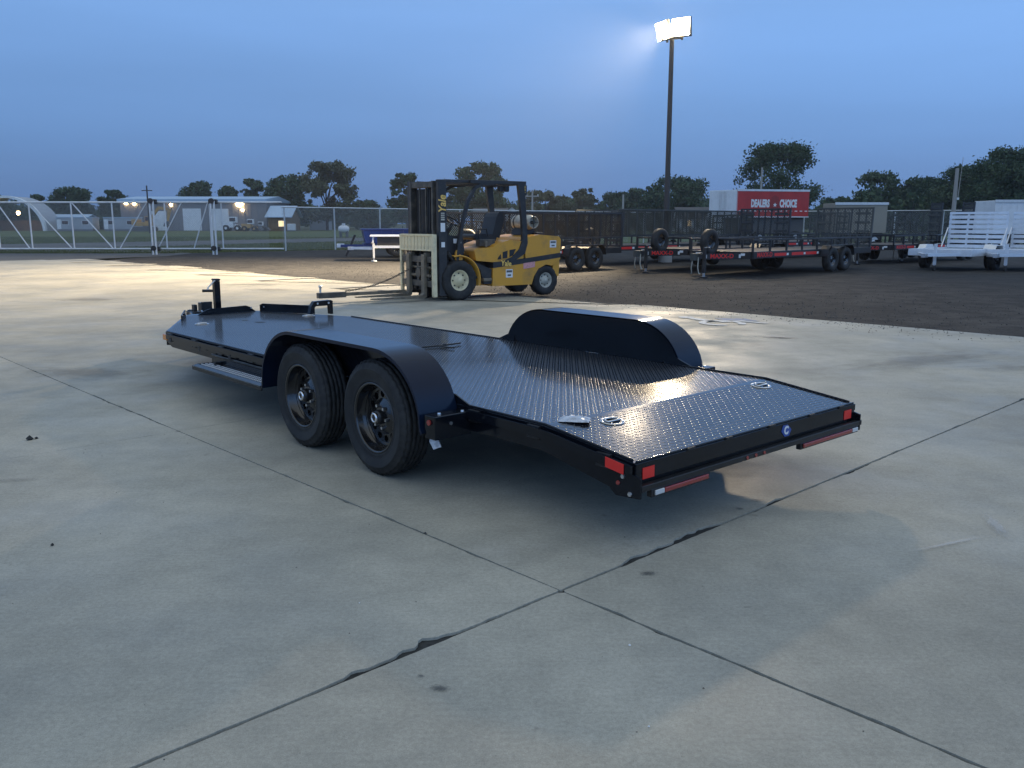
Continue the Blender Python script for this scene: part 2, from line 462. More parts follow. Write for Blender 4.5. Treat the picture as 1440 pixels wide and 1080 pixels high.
# a-lines run along B (joint B is a = 0); b-lines run along A (joint A is b = 0)
for i in range(len(a_lines) - 1):
    for j in range(len(b_lines) - 1):
        a0, a1, b0, b1 = a_lines[i], a_lines[i + 1], b_lines[j], b_lines[j + 1]
        c = ab((a0 + a1) / 2, (b0 + b1) / 2)
        near = math.hypot(c[0], c[1]) < 13
        st = .022 if near else 2.0
        def edge(fixed, lo, hi, along, side, seed, rough, base):
            k = max(1, int((hi - lo) / st)); pts = []
            for q in range(k):
                t = lo + (hi - lo) * q / k
                cd = min(1, (t - lo) / .25, (hi - t) / .25)
                d = base + (max(.001, chip(t, seed, rough) * cd) if near else 0)
                if near and fixed == 0 and along == 'a' and side > 0:      # larger spalls along the nearest joint
                    wob = 1 + .35 * math.sin(t * 61) + .25 * math.sin(t * 37 + 1)
                    d += cd * wob * (.038 * math.exp(-((t + .70) / .12) ** 2) + .016 * math.exp(-((t + 1.0) / .10) ** 2) + .020 * math.exp(-((t - .95) / .17) ** 2) + .014 * math.exp(-((t - .50) / .05) ** 2) + .018 * math.exp(-((t - 1.75) / .09) ** 2))
                t = min(max(t, lo + .013), hi - .013)
                pts.append((t, fixed + side * d) if along == 'a' else (fixed + side * d, t))
            return pts
        ja = 0 if b0 == 0 else 1
        # bottom edge (b0), right (a1), top (b1), left (a0)
        rb0 = (.045, .0060) if b0 == 0 else (.006, -.0012)
        rb1 = (.02, .0040) if b1 == 0 else (.006, -.0012)
        ra0 = (.03, .0032) if a0 == 0 else (.006, -.0008)
        ra1 = (.02, .0020) if a1 == 0 else (.006, -.0008)
        if a1 == 10.6: ra1 = (.05, .0)
        P = edge(b0, a0, a1, 'a', 1, 1.0 + (0 if b0 == 0 else j), rb0[0], rb0[1])
        P += edge(a1, b0, b1, 'b', -1, 2.3 + i, ra1[0], ra1[1])
        P += edge(b1, a0, a1, 'a', -1, 4.1 + j, rb1[0], rb1[1])[::-1]
        P += edge(a0, b0, b1, 'b', 1, 6.7 + i, ra0[0], ra0[1])[::-1]
        top = [ab(x, y, 0) for x, y in P]; bot = [ab(x, y, -.011) for x, y in P]
        n = len(P); g = G()
        ins = .35; inner = []
        for (x, y) in P:
            inner.append(ab(min(max(x, a0 + ins), a1 - ins), min(max(y, b0 + ins), b1 - ins), 0))
        fs = [(q, (q + 1) % n, n + q) if math.dist(inner[q], inner[(q + 1) % n]) < 1e-6 else (q, (q + 1) % n, n + (q + 1) % n, n + q) for q in range(n)]
        g.add(top + inner, fs)
        g.add([ab(a0 + ins, b0 + ins), ab(a1 - ins, b0 + ins), ab(a1 - ins, b1 - ins), ab(a0 + ins, b1 - ins)], [(0, 1, 2, 3)])
        g.add(top + bot, [((q + 1) % n, q, n + q, n + (q + 1) % n) for q in range(n)])
        g.obj('concrete_slab', M['concrete'], pave)

# soft stains soaked into the concrete
def stain_material(name, col, amt):
    m = bpy.data.materials.new(name); m.use_nodes = True
    t = m.node_tree; b = t.nodes['Principled BSDF']; n = t.nodes.new; l = t.links.new
    b.inputs['Base Color'].default_value = (*col, 1); b.inputs['Roughness'].default_value = .8
    tcn = n('ShaderNodeTexCoord'); gr = n('ShaderNodeTexGradient'); gr.gradient_type = 'SPHERICAL'
    nz_ = n('ShaderNodeTexNoise'); nz_.inputs['Scale'].default_value = 3.5; nz_.inputs['Detail'].default_value = 6
    l(tcn.outputs['Object'], gr.inputs[0]); l(tcn.outputs['Object'], nz_.inputs[0])
    a = n('ShaderNodeMath'); a.operation = 'MULTIPLY_ADD'; l(nz_.outputs[0], a.inputs[0]); a.inputs[1].default_value = 1.4; a.inputs[2].default_value = -.75
    s = n('ShaderNodeMath'); l(gr.outputs[0], s.inputs[0]); l(a.outputs[0], s.inputs[1])
    q = n('ShaderNodeMapRange'); q.interpolation_type = 'SMOOTHSTEP'; l(s.outputs[0], q.inputs[0]); q.inputs[1].default_value = .02; q.inputs[2].default_value = .85; q.inputs[4].default_value = amt
    l(q.outputs[0], b.inputs['Alpha'])
    return m
M['stain'] = stain_material('oil_stain', (.085, .085, .08), .62)
M['stain_soft'] = stain_material('tyre_dust_stain', (.15, .15, .145), .30)
M['chalk'] = stain_material('pale_scuff', (.52, .52, .51), .5)
for k, (x, y, rx, ry, mm) in enumerate([(-.24, 2.64, .045, .03, 'stain'), (-.31, 2.72, .018, .012, 'stain'), (.60, 3.6, .05, .035, 'stain'), (1.23, 4.48, .03, .02, 'stain'), (1.37, 4.62, .06, .04, 'stain_soft'),
        (-8.6, 17.6, .95, .55, 'stain_soft'), (-5.6, 20.3, 1.0, .5, 'stain_soft'), (-6.6, 22.0, 1.2, .5, 'stain_soft'), (-11.2, 17.4, .9, .5, 'stain_soft'), (-9.8, 14.6, .7, .35, 'stain_soft'),
        (3.6, 11.6, .3, .13, 'stain'), (5.4, 8.4, .3, .12, 'stain_soft'), (-2.55, 3.8, .14, .03, 'stain_soft'), (2.1, 3.95, .30, .02, 'chalk'), (2.46, 4.2, .05, .25, 'chalk'),
        (-4.4, 8.8, .9, .5, 'stain_soft'), (-3.0, 5.0, .25, .05, 'stain_soft'), (4.6, 9.6, 1.6, .5, 'stain_soft'), (6.0, 9.2, 1.5, .35, 'stain_soft')]):
    g = G(); g.add([(-1, -1, 0), (1, -1, 0), (1, 1, 0), (-1, 1, 0)], [(0, 1, 2, 3)])
    o = structure(g.obj('pavement_stain', M[mm], loc=(x, y, .004 + .0004 * k), rot=(0, 0, rnd.uniform(-.4, .6)))); o.scale = (rx, ry, 1)

def stones(name, spots, mname, seed):
    r = random.Random(seed); g = G()
    for x, y, s, z in spots:
        vs = []
        for (dx, dy, dz) in ((1, 0, 0), (-1, 0, 0), (0, 1, 0), (0, -1, 0), (0, 0, .8), (0, 0, -.5)):
            k = s * r.uniform(.6, 1.2); vs.append((x + dx * k, y + dy * k, z + dz * k + s * .3))
        g.add(vs, [(0, 2, 4), (2, 1, 4), (1, 3, 4), (3, 0, 4), (2, 0, 5), (1, 2, 5), (3, 1, 5), (0, 3, 5)])
    o = g.obj(name, M[mname]); o['kind'] = 'stuff'; return o
sp = [(rnd.uniform(-5, 6), rnd.uniform(2, 12), rnd.uniform(.0015, .0042), 0) for _ in range(260)]
stones('grit', sp, 'pebble', 2)
sp = [(.43, 2.94, .007, 0), (.42, 2.42, .005, 0), (-.62, 3.3, .004, 0)]
stones('white_grit', sp, 'white_sticker', 3)
stones('dirt_clods', [(-3.44, 6.01, .03, 0), (-2.2, 3.94, .012, 0), (-3.41, 6.04, .02, 0), (-.43, 4.1, .010, 0)], 'filler', 5)
sp = []
for _ in range(7000):
    b = rnd.uniform(-14, 34); a = 10.35 + abs(rnd.gauss(0, 1)) * 5
    x, y, _z = ab(a, b); sp.append((x, y, rnd.uniform(.006, .020), -.028))
for _ in range(2600):
    b = rnd.uniform(-14, 34); a = 10.6 - abs(rnd.gauss(0, 1)) * .45
    x, y, _z = ab(a, b); sp.append((x, y, rnd.uniform(.004, .012), 0))
for _ in range(5000):
    b = rnd.uniform(-12, 24); a = rnd.uniform(10.8, 22)
    x, y, _z = ab(a, b); sp.append((x, y, rnd.uniform(.004, .013), -.028))
stones('loose_gravel', sp, 'pebble', 4)
# worn accessible-parking symbol painted on the concrete
def disc_ring(g, cx, cy, r0, r1, t0, t1, z, n=28):
    vs = []; fs = []
    for i in range(n + 1):
        t = R(t0 + (t1 - t0) * i / n)
        vs += [(cx + r0 * math.cos(t), cy + r0 * math.sin(t), z), (cx + r1 * math.cos(t), cy + r1 * math.sin(t), z)]
    fs = [(2 * i, 2 * i + 1, 2 * i + 3, 2 * i + 2) for i in range(n)]
    g.add(vs, fs)
sy = thing('parking_symbol', 'worn white and blue accessible parking symbol painted on the concrete', 'marking', (3.32, 13.5, .004), R(20))
g = G(); disc_ring(g, -.12, -.12, .24, .36, -60, 250, .0045); g.add([(-.30, .62, .0045), (-.12, .66, .0045), (-.06, .1, .0045), (-.2, .1, .0045)], [(0, 3, 2, 1)])
disc_ring(g, -.2, .8, .0, .13, 0, 360, .0045); g.add([(-.06, .1, .0048), (.36, .06, .0048), (.55, -.4, .0048), (.43, -.42, .0048), (.28, -.05, .0048), (-.06, -.03, .0048)], [(0, 5, 4, 3, 2, 1)])
g.obj('white_figure', M['white_mark'], sy)
g = G(); g.add([(.18, .55, 0), (.62, .32, 0), (.60, -.1, 0), (.36, .1, 0), (.1, .2, 0)], [(0, 4, 3, 2, 1)]); g.obj('blue_field', M['blue_mark'], sy)

# grass blades along the verge between the yard and the road
def blades(name, spots, h, seed):
    r = np.random.default_rng(seed); n = len(spots); P = np.array(spots)
    th = r.uniform(0, 2 * np.pi, n); w = r.uniform(.02, .05, n); hh = h * r.uniform(.5, 1.4, n)
    dx = np.cos(th) * w; dy = np.sin(th) * w; lx = r.normal(0, .3, n) * hh; ly = r.normal(0, .3, n) * hh
    v = np.empty((n, 3, 3)); z = np.full(n, -.07)
    v[:, 0] = np.stack([P[:, 0] - dx, P[:, 1] - dy, z], 1); v[:, 1] = np.stack([P[:, 0] + dx, P[:, 1] + dy, z], 1)
    v[:, 2] = np.stack([P[:, 0] + lx, P[:, 1] + ly, z + hh], 1)
    m = bpy.data.meshes.new(name); m.from_pydata(v.reshape(-1, 3).tolist(), [], np.arange(3 * n).reshape(n, 3).tolist()); m.materials.append(M['blade'])
    o = bpy.data.objects.new(name, m); COL.objects.link(o); o['kind'] = 'stuff'; return o
def inpoly(x, y, poly):
    c = False; j = len(poly) - 1
    for i in range(len(poly)):
        if (poly[i][1] > y) != (poly[j][1] > y) and x < (poly[j][0] - poly[i][0]) * (y - poly[i][1]) / (poly[j][1] - poly[i][1]) + poly[i][0]: c = not c
        j = i
    return c
sp = []
while len(sp) < 45000:
    t = rnd.random(); y = 46 + 60 * t * t; x = rnd.uniform(-.62 * y, .05 * y + 1)
    if not inpoly(x, y, road) and not inpoly(x, y, yard): sp.append((x, y))
for _ in range(9000): sp.append((rnd.uniform(24, 50), rnd.uniform(52, 90)))
blades('grass', sp, .10, 5)

# ================================================================== car hauler trailer (hero)
T_YAW = 2.2961; TW = 1.031
Uv = Vector((math.cos(T_YAW), math.sin(T_YAW), 0)); Vv = Vector((Uv.y, -Uv.x, 0))
t_org = Vector((.5667, 3.8826, 0)) + Vv * TW
TR = thing('car_hauler_trailer', 'gloss black car hauler with diamond plate deck and twin wheels under round fenders', 'trailer', t_org, T_YAW)
ZR, ZD, LD = .4254, .4975, .607
def dz(x): return ZR + (ZD - ZR) * x / LD if x < LD else ZD
NOSE = [(LD, -TW), (5.87, -TW), (7.22, -.52), (7.30, -.42), (7.30, .22), (7.22, .32), (5.87, TW), (LD, TW)]
deck = G().ext(NOSE, 'z', ZD - .006, ZD).obj('deck_plate', M['deck_black'], TR)
g = G(); g.add([(0, -TW, ZR), (LD, -TW, ZD), (LD, TW, ZD), (0, TW, ZR), (0, -TW, ZR - .006), (LD, -TW, ZD - .006), (LD, TW, ZD - .006), (0, TW, ZR - .006)],
               [(0, 1, 2, 3), (7, 6, 5, 4), (0, 4, 5, 1), (3, 2, 6, 7), (0, 3, 7, 4)])
dove = g.obj('dovetail_plate', M['deck_black'], TR)
def treads(x0, x1, inside, parent, name='tread_pattern'):
    p = .030; g = G(); L_, Wd, H = .0125, .0046, .0017
    ni = int((x1 - x0) / p); nj = int(2 * TW / p)
    base = [(-1, 0), (-.35, -1), (.35, -1), (1, 0), (.35, 1), (-.35, 1)]
    V = []; F = []; sl = (ZD - ZR) / LD if x1 <= LD + .01 else 0
    for i in range(ni):
        for j in range(nj):
            x = x0 + (i + .5) * p; y = -TW + (j + .7) * p
            if not inside(x, y): continue
            c, s = (.7071, .7071) if (i + j) % 2 else (.7071, -.7071)
            o = len(V)
            for (bx, by), k in [(q, 0) for q in base] + [((-.55, 0), 1), ((.55, 0), 1)]:
                qx, qy = bx * L_, by * Wd
                X = x + qx * c - qy * s; Y = y + qx * s + qy * c
                V.append((X, Y, dz(X) + (H if k else .0002)))
            F += [(o, o + 1, o + 6), (o + 1, o + 2, o + 7, o + 6), (o + 2, o + 3, o + 7), (o + 3, o + 4, o + 7), (o + 4, o + 5, o + 6, o + 7), (o + 5, o, o + 6)]
    g.add(V, F, True)
    o = g.obj(name, M['tread_black'], parent); o['kind'] = 'stuff'; return o
def in_nose(x, y):
    if abs(y) > TW - .02: return False
    if x > 5.85 and (y > TW - .02 - (x - 5.87) * .53 or y < -TW + .02 + (x - 5.87) * .38): return False
    return x < 7.2
treads(LD + .01, 7.25, in_nose, deck)
treads(.012, LD - .005, lambda x, y: abs(y) < TW - .02, dove)

# side rails (channel), with lip and stake pockets
for s in (1, -1):
    y0 = TW * s; y1 = (TW - .05) * s
    poly = [(0.0, .262), (.06, .262), (.62, .362), (5.72, .362), (5.87, .41), (5.87, ZD - .008), (LD, ZD - .008), (0, ZR - .008)]
    G().ext(poly, 'y', min(y0, y1), max(y0, y1)).obj('side_rail', M['gloss_black'], TR, bevel=.004)
    # rub rail standing off the side on stake pockets
    for (xa, xb) in ((.12, 1.22), (3.36, 5.78)):
        g = G(); yo = (TW + .032) * s; yi = (TW + .022) * s
        n = 8
        for q in range(n):
            xs, xe = xa + (xb - xa) * q / n, xa + (xb - xa) * (q + 1) / n
            g.add([(xs, yo, dz(xs) - .012), (xe, yo, dz(xe) - .012), (xe, yo, dz(xe) - .060), (xs, yo, dz(xs) - .060), (xs, yi, dz(xs) - .012), (xe, yi, dz(xe) - .012), (xe, yi, dz(xe) - .060), (xs, yi, dz(xs) - .060)],
                  [(0, 1, 2, 3), (7, 6, 5, 4), (0, 4, 5, 1), (3, 2, 6, 7)] + ([(0, 3, 7, 4)] if q == 0 else []) + ([(1, 5, 6, 2)] if q == n - 1 else []))
        g.obj('rub_rail', M['gloss_black'], TR)
        k = int((xb - xa) / .55) + 1
        for q in range(k):
            x = xa + .06 + (xb - xa - .12) * q / max(1, k - 1); w = .045
            ya, yb = sorted((TW * s + .0015 * s, (TW + .021) * s))
            g = G(); g.box(x - w, x + w, ya, yb, dz(x) - .075, dz(x) - .008)
            g.obj('stake_pocket', M['satin_black'], TR)
# deck edge lip trim left and right, as slim tubes catching the light
for s in (1, -1):
    for xa, xb in ((.02, 1.30), (3.28, 5.86)):
        G().tube([(x, (TW - .012) * s, dz(x) + .004) for x in (xa, (xa + min(xb, LD)) / 2 if xa < LD else (xa + xb) / 2, min(xb, LD) if xa < LD else xb - .3, xb)], .007, 8).obj('edge_bead', M['gloss_black'], TR)
# nose rails, cross members, tongue
g = G()
for a, b in (((5.87, TW - .03), (7.24, .27)), ((5.87, -TW + .03), (7.24, -.48)), ((7.27, .25), (7.27, -.46))):
    g.bar((*a, .43), (*b, .43), .05, .13)
g.obj('nose_rail', M['gloss_black'], TR)
for k, x in enumerate((.75, 1.2, 1.65, 2.1, 2.55, 3.0, 3.45, 3.9, 4.35, 4.8, 5.25, 5.7)):
    G().box(x - .02, x + .02, -TW + .055, TW - .055, .41, .488).obj('cross_member', M['satin_black'], TR)
g = G(); g.bar((5.2, .62, .36), (7.98, -.06, .40), .06, .11); g.bar((5.2, -.82, .36), (7.98, -.16, .40), .06, .11)
g.obj('tongue_frame', M['gloss_black'], TR, bevel=.004)
g = G(); g.box(7.9, 8.12, -.18, -.04, .36, .46); g.cyl((8.10, -.11, .33), (8.10, -.11, .47), .055, .055, 14); g.box(7.98, 8.06, -.13, -.09, .46, .54)
g.obj('coupler', M['satin_black'], TR, bevel=.005)
jx, jy = 7.52, -.19
jk = G().box(jx - .035, jx + .035, jy - .035, jy + .035, .30, .855).obj('tongue_jack', M['gloss_black'], TR, bevel=.006)
G().box(jx - .04, jx + .04, jy - .04, jy + .04, .857, .875).obj('jack_cap', M['satin_black'], jk, bevel=.006)
G().box(jx - .025, jx + .025, jy - .025, jy + .025, .02, .30).obj('jack_leg', M['zinc'], jk)
G().cyl((jx, jy, .0), (jx, jy, .02), .08, .08, 16).obj('foot_plate', M['satin_black'], jk)
G().tube([(jx, jy, .85), (jx - .05, jy + .04, .855), (jx - .10, jy + .14, .785), (jx - .11, jy + .15, .76)], .008, 8).obj('crank', M['zinc'], jk)
G().cyl((jx - .13, jy + .10, .745), (jx - .09, jy + .21, .748), .017, .017, 10).obj('crank_grip', M['satin_black'], jk)
g = G().box(7.42, 7.56, -.06, .03, .50, .605); g.box(7.40, 7.42, -.08, .05, .50, .62); g.obj('hitch_box', M['satin_black'], TR, bevel=.006)
# stop plates standing along the nose
def plate(p0, p1, h, pts, name='stop_plate'):
    a = Vector(p0); b = Vector(p1); d = (b - a); L_ = d.length; d.normalize(); nrm = Vector((-d.y, d.x)) * .006
    vs = []
    for sgn in (-1, 1):
        for u, v in pts:
            q = a + d * (u * L_) + nrm * sgn; vs.append((q.x, q.y, ZD + .001 + v * h))
    n = len(pts); g = G(); g.add(vs, [tuple(range(n)), tuple(range(n, 2 * n))[::-1]] + [(i, n + i, n + (i + 1) % n, (i + 1) % n) for i in range(n)])
    o = g.obj(name, M['gloss_black'], TR)
    for u in (.08, .92):
        q = a + d * (u * L_) ; G().cyl((q.x + nrm.x * 1.6, q.y + nrm.y * 1.6, ZD + h * .6), (q.x - nrm.x * 1.6, q.y - nrm.y * 1.6, ZD + h * .6), .009, .009, 10).obj('bolt', M['zinc'], o)
    return o
plate((6.70, .555), (6.97, .41), .085, [(0, 0), (1, 0), (1, 1), (.85, 1), (0, .65)])
plate((7.14, .21), (7.14, -.49), .075, [(0, 0), (1, 0), (.9, .75), (.83, 1), (.22, .85), (.15, .7)])
plate((7.08, -.52), (6.40, -.86), .095, [(0, 0), (1, 0), (1, .8), (.95, 1), (.05, 1), (0, .8)])
# winch / spare bracket hoop
g = G()
by0, by1, bx = -.76, -1.02, 6.30
g.ext([(by0, ZD), (by0 + .035, ZD), (by0 + .01, ZD + .10), (by0 - .03, ZD + .155), (by1 + .02, ZD + .16), (by1 - .005, ZD + .15), (by1 - .005, ZD), (by1 + .03, ZD), (by1 + .035, ZD + .10), (by0 - .05, ZD + .10), (by0 - .015, ZD + .07)], 'x', bx - .03, bx + .03)
hoop = g.obj('spare_mount', M['gloss_black'], TR, bevel=.003)
for yy in (-.83, -.97): G().cyl((bx - .034, yy, ZD + .13), (bx - .03, yy, ZD + .13), .012, .012, 10).obj('bolt', M['zinc'], hoop)

# fenders
def fender(s):
    yo, yi = 1.302 * s, 1.034 * s
    prof = []
    xr, xf, zt = 1.32, 3.27, .80
    prof.append((xr - .015, .37)); 
    for q in range(0, 13):
        t = R(180 - 90 * q / 12); prof.append((xr + .46 + .46 * math.cos(t), zt - .40 + .40 * math.sin(t)))
    for q in range(0, 13):
        t = R(90 - 90 * q / 12); prof.append((xf - .46 + .46 * math.cos(t), zt - .40 + .40 * math.sin(t)))
    prof.append((xf + .015, .35))
    th = .010
    n = len(prof); C = Vector(((xr + xf) / 2, .4))
    inner = []
    for i, p in enumerate(prof):
        a = Vector(prof[max(0, i - 1)]); b = Vector(prof[min(n - 1, i + 1)]); d = (b - a).normalized(); nn = Vector((-d.y, d.x))
        inner.append((p[0] - nn.x * th, p[1] - nn.y * th))
    g = G(); vs = []
    for y in (yo, yi):
        for p in prof: vs.append((p[0], y, p[1]))
    g.add(vs, [(i, i + 1, n + i + 1, n + i) if s > 0 else (n + i, n + i + 1, i + 1, i) for i in range(n - 1)], True)
    # rolled outer lip
    vs = []
    for p, q in zip(prof, inner): vs += [(p[0], yo, p[1]), (q[0], yo, q[1] - .012)]
    g.add(vs, [(2 * i, 2 * i + 2, 2 * i + 3, 2 * i + 1) if s < 0 else (2 * i + 1, 2 * i + 3, 2 * i + 2, 2 * i) for i in range(n - 1)], False)
    # underside
    vs = []
    for y in (yo - .004 * s, yi):
        for q in inner: vs.append((q[0], y, q[1]))
    g.add(vs, [(n + i, n + i + 1, i + 1, i) if s > 0 else (i, i + 1, n + i + 1, n + i) for i in range(n - 1)], True)
    f = g.obj('fender', M['fender_black'], TR)
    # inner skirt rising above deck and hanging between the wheels
    pts = [p for p in inner]
    low = [(3.24, .36), (3.20, .46), (3.10, .62), (2.95, .70), (2.78, .725), (2.60, .70), (2.46, .60), (2.38, .50), (2.26, .50), (2.18, .60), (2.04, .70), (1.86, .725), (1.68, .70), (1.53, .60), (1.42, .46), (1.37, .36)]
    top = pts[1:-1]
    vs = []; fs = []
    # split into quads between top profile and lower arc by arc length
    def resample(pl, m):
        L_ = [0]
        for i in range(1, len(pl)): L_.append(L_[-1] + math.dist(pl[i], pl[i - 1]))
        o = []
        for k in range(m):
            t = L_[-1] * k / (m - 1); i = 1
            while i < len(pl) - 1 and L_[i] < t: i += 1
            u = (t - L_[i - 1]) / max(1e-9, L_[i] - L_[i - 1]); o.append((pl[i - 1][0] + (pl[i][0] - pl[i - 1][0]) * u, pl[i - 1][1] + (pl[i][1] - pl[i - 1][1]) * u))
        return o
    mS = 60
    a = resample(top, mS); b = resample(low[::-1], mS)
    for ysk in (yi - .004 * s, yi + .004 * s):
        for p in a + b: vs.append((p[0], ysk, p[1]))
    k2 = 2 * mS
    for i in range(mS - 1):
        fs += [(i, i + 1, mS + i + 1, mS + i), (k2 + i + 1, k2 + i, k2 + mS + i, k2 + mS + i + 1)]
    if s > 0: fs = [q[::-1] for q in fs]
    G().add(vs, fs).obj('fender_skirt', M['gloss_black'], f)
    # backing plate that closes the skirt against the deck (black box side)
    return f
fl = fender(1); fr = fender(-1)
# right fender: full inner plate above deck
def inner_plate(s):
    pl = [(1.50, ZD + .001)]
    for q in range(4, 13):
        t = R(180 - 90 * q / 12); pl.append((1.78 + .455 * math.cos(t), .395 + .395 * math.sin(t)))
    for q in range(0, 9):
        t = R(90 - 90 * q / 12); pl.append((2.81 + .455 * math.cos(t), .395 + .395 * math.sin(t)))
    pl.append((3.10, ZD + .001))
    pl = [(x, max(z, ZD + .001)) for x, z in pl]
    ya, yb = sorted(((TW - .004) * s, (TW + .001) * s))
    G().ext(pl, 'y', ya, yb).obj('inner_plate', M['gloss_black'], fr if s < 0 else fl)
inner_plate(-1); inner_plate(1)
# gussets at fender ends on deck edge
for s in (1, -1):
    for xa, xb in ((1.20, 1.47), (3.14, 3.36)):
        up = 1.40 if xa < 2 else 3.18
        ya, yb = sorted(((TW - .012) * s, (TW - .003) * s))
        G().ext([(xa, ZD + .001), (xb, ZD + .001), (up + .05, ZD + .055), (up - .04, ZD + .055)], 'y', ya, yb).obj('gusset', M['gloss_black'], TR)
# rear light box behind each fender
for s in (1, -1):
    ya, yb = sorted(((TW + .002) * s, 1.285 * s))
    bx_ = G().box(1.20, 1.30, ya, yb, .345, .478).obj('light_bracket', M['gloss_black'], TR, bevel=.005)
    G().cyl((1.25, 1.287 * s, .44), (1.25, 1.295 * s, .44), .016, .016, 12).obj('side_marker_lamp', M['red_lens'], bx_)
    G().cyl((1.197, 1.18 * s, .43), (1.192, 1.18 * s, .43), .010, .010, 8).obj('bolt', M['zinc'], bx_)
    for (bxp, byp) in ((1.25, 1.22), (1.22, 1.08)):
        G().cyl((bxp, byp * s, .479), (bxp, byp * s, .487), .012, .010, 6).obj('bolt', M['zinc'], bx_)
# wheels
TYRE_R, TWID = .357, .215
def tyre_mesh(r, w, rim, n=168):
    h = w / 2
    prof = [(rim, -h * .62), (rim + .012, -h * .80), (rim + (r - rim) * .30, -h * .97), (rim + (r - rim) * .55, -h), (r - .045, -h * .94), (r - .022, -h * .86), (r - .008, -h * .76)]
    ribs = [(-.72, -.46), (-.40, -.16), (-.10, .10), (.16, .40), (.46, .72)]
    for a, b in ribs: prof += [(r - .010, a * h - .001), (r, a * h + .001), (r, b * h - .001), (r - .010, b * h + .001)]
    prof += [(r - .008, h * .76), (r - .022, h * .86), (r - .045, h * .94), (rim + (r - rim) * .66, h), (rim + (r - rim) * .64, h * 1.012), (rim + (r - rim) * .60, h * 1.012), (rim + (r - rim) * .58, h), (rim + (r - rim) * .30, h * .97), (rim + .024, h * .86), (rim + .020, h * .89), (rim + .012, h * .86), (rim + .008, h * .80), (rim, h * .62)]
    m = len(prof)
    def mod(j, i, rr):
        if rr > r - .012:
            if (j in (5, 6, 7, 8) or j in (m - 12, m - 13, m - 14, m - 15)) and i % 4 == 0: return rr - .009
            if rr >= r - .0005 and (i + j // 2 * 2) % 7 == 0: return rr - .006
        if j in (4, m - 11) and i % 4 == 0: return rr - .005
        return rr
    return G().lathe(prof, n, 'y', mod=mod)
def tyre_letter_ring(g, r, y, n=40):
    pass
tyre_g = tyre_mesh(TYRE_R, TWID, .212)
wheel_proto = None
def make_wheel(parent, x, s):
    global wheel_proto
    w = node('wheel', parent, (x, (1.03 + .135) * s, TYRE_R), (0, R(rnd.uniform(0, 60)), 0 if s > 0 else PI))
    if wheel_proto:
        for ch in wheel_proto.children: copy_part(ch, w)
        return w
    wheel_proto = w
    tyre_g.obj('tyre', M['tyre'], w)
    rm = G()
    # barrel and dish (outer side +y)
    prof = [(.212, .066), (.222, .086), (.218, .093), (.207, .090), (.203, .082), (.200, .050), (.190, .036), (.180, .014)]
    rm.lathe(prof, 48, 'y')
    # disc with round holes: fan of quads leaving openings
    n = 64; ring_o = .172; ring_i = .112
    rm.lathe([(.112, .012), (.098, .018), (.075, .030), (.055, .034), (.042, .034)], 48, 'y')
    rm.lathe([(.180, .014), (.166, .0112)], 48, 'y')
    NH = 12; vs = []; fs = []
    for k in range(NH):
        t0 = 2 * PI * k / NH; t1 = 2 * PI * (k + 1) / NH; tm = (t0 + t1) / 2
        hc = (.139 * math.cos(tm), .139 * math.sin(tm)); hr = .0215
        outer = []
        m = 24
        for q in range(m):
            th = 2 * PI * q / m; dx, dz_ = math.cos(th), math.sin(th)
            # ray from hole centre to sector boundary
            best = 9
            for lim in np.linspace(.02, .08, 61):
                px, pz = hc[0] + dx * lim, hc[1] + dz_ * lim; rr = math.hypot(px, pz); an = (math.atan2(pz, px) - tm + PI) % (2 * PI) - PI
                if rr > .166 or rr < .112 or abs(an) > PI / NH: best = lim; break
            outer.append((hc[0] + dx * best, hc[1] + dz_ * best))
        o = len(vs)
        for q in range(m):
            th = 2 * PI * q / m
            vs.append((outer[q][0], .011, outer[q][1])); vs.append((hc[0] + math.cos(th) * hr, .011, hc[1] + math.sin(th) * hr)); vs.append((hc[0] + math.cos(th) * hr * .92, -.004, hc[1] + math.sin(th) * hr * .92))
        for q in range(m):
            r_ = (q + 1) % m
            fs += [(o + 3 * q, o + 3 * r_, o + 3 * r_ + 1, o + 3 * q + 1), (o + 3 * q + 1, o + 3 * r_ + 1, o + 3 * r_ + 2, o + 3 * q + 2)]
    rm.add(vs, fs)
    rim = rm.obj('rim', M['rim_black'], w)
    G().lathe([(.186, .03), (.184, -.075), (.05, -.08), (.05, -.03)], 32, 'y').obj('brake_drum', M['satin_black'], w)
    G().lathe([(.045, .034), (.044, .062), (.040, .072), (.0, .073)], 24, 'y').obj('hub', M['satin_black'], w)
    hc_ = G().lathe([(.033, .070), (.033, .086), (.029, .092), (.019, .092), (.018, .088)], 24, 'y').obj('hub_cap', M['chrome'], w)
    G().lathe([(.018, .0885), (.0, .0885)], 20, 'y').obj('grease_plug', M['satin_black'], hc_)
    nut = G().cyl((0, .030, 0), (0, .052, 0), .0125, .010, 6, smooth=False)
    first = None
    for k in range(6):
        t = 2 * PI * k / 6
        if first is None: first = nut.obj('lug_nut', M['zinc'], w, loc=(.070 * math.cos(t), 0, .070 * math.sin(t)))
        else: copy_part(first, w, (.070 * math.cos(t), 0, .070 * math.sin(t)))
    return w
X1, X2 = 2.782, 1.868
for x in (X1, X2):
    for s in (1, -1): make_wheel(TR, x, s)
    G().cyl((x, -1.06, .30), (x, 1.06, .30), .038, .038, 12).obj('axle', M['satin_black'], TR)
for s in (1, -1):
    g = G()
    for x in (X1, X2): g.bar((x - .32, .86 * s, .36), (x + .32, .86 * s, .36), .06, .03)
    for x in (X1 + .36, (X1 + X2) / 2, X2 - .36): g.bar((x, .86 * s, .34), (x, .86 * s, .44), .09, .05)
    g.obj('leaf_spring', M['satin_black'], TR)
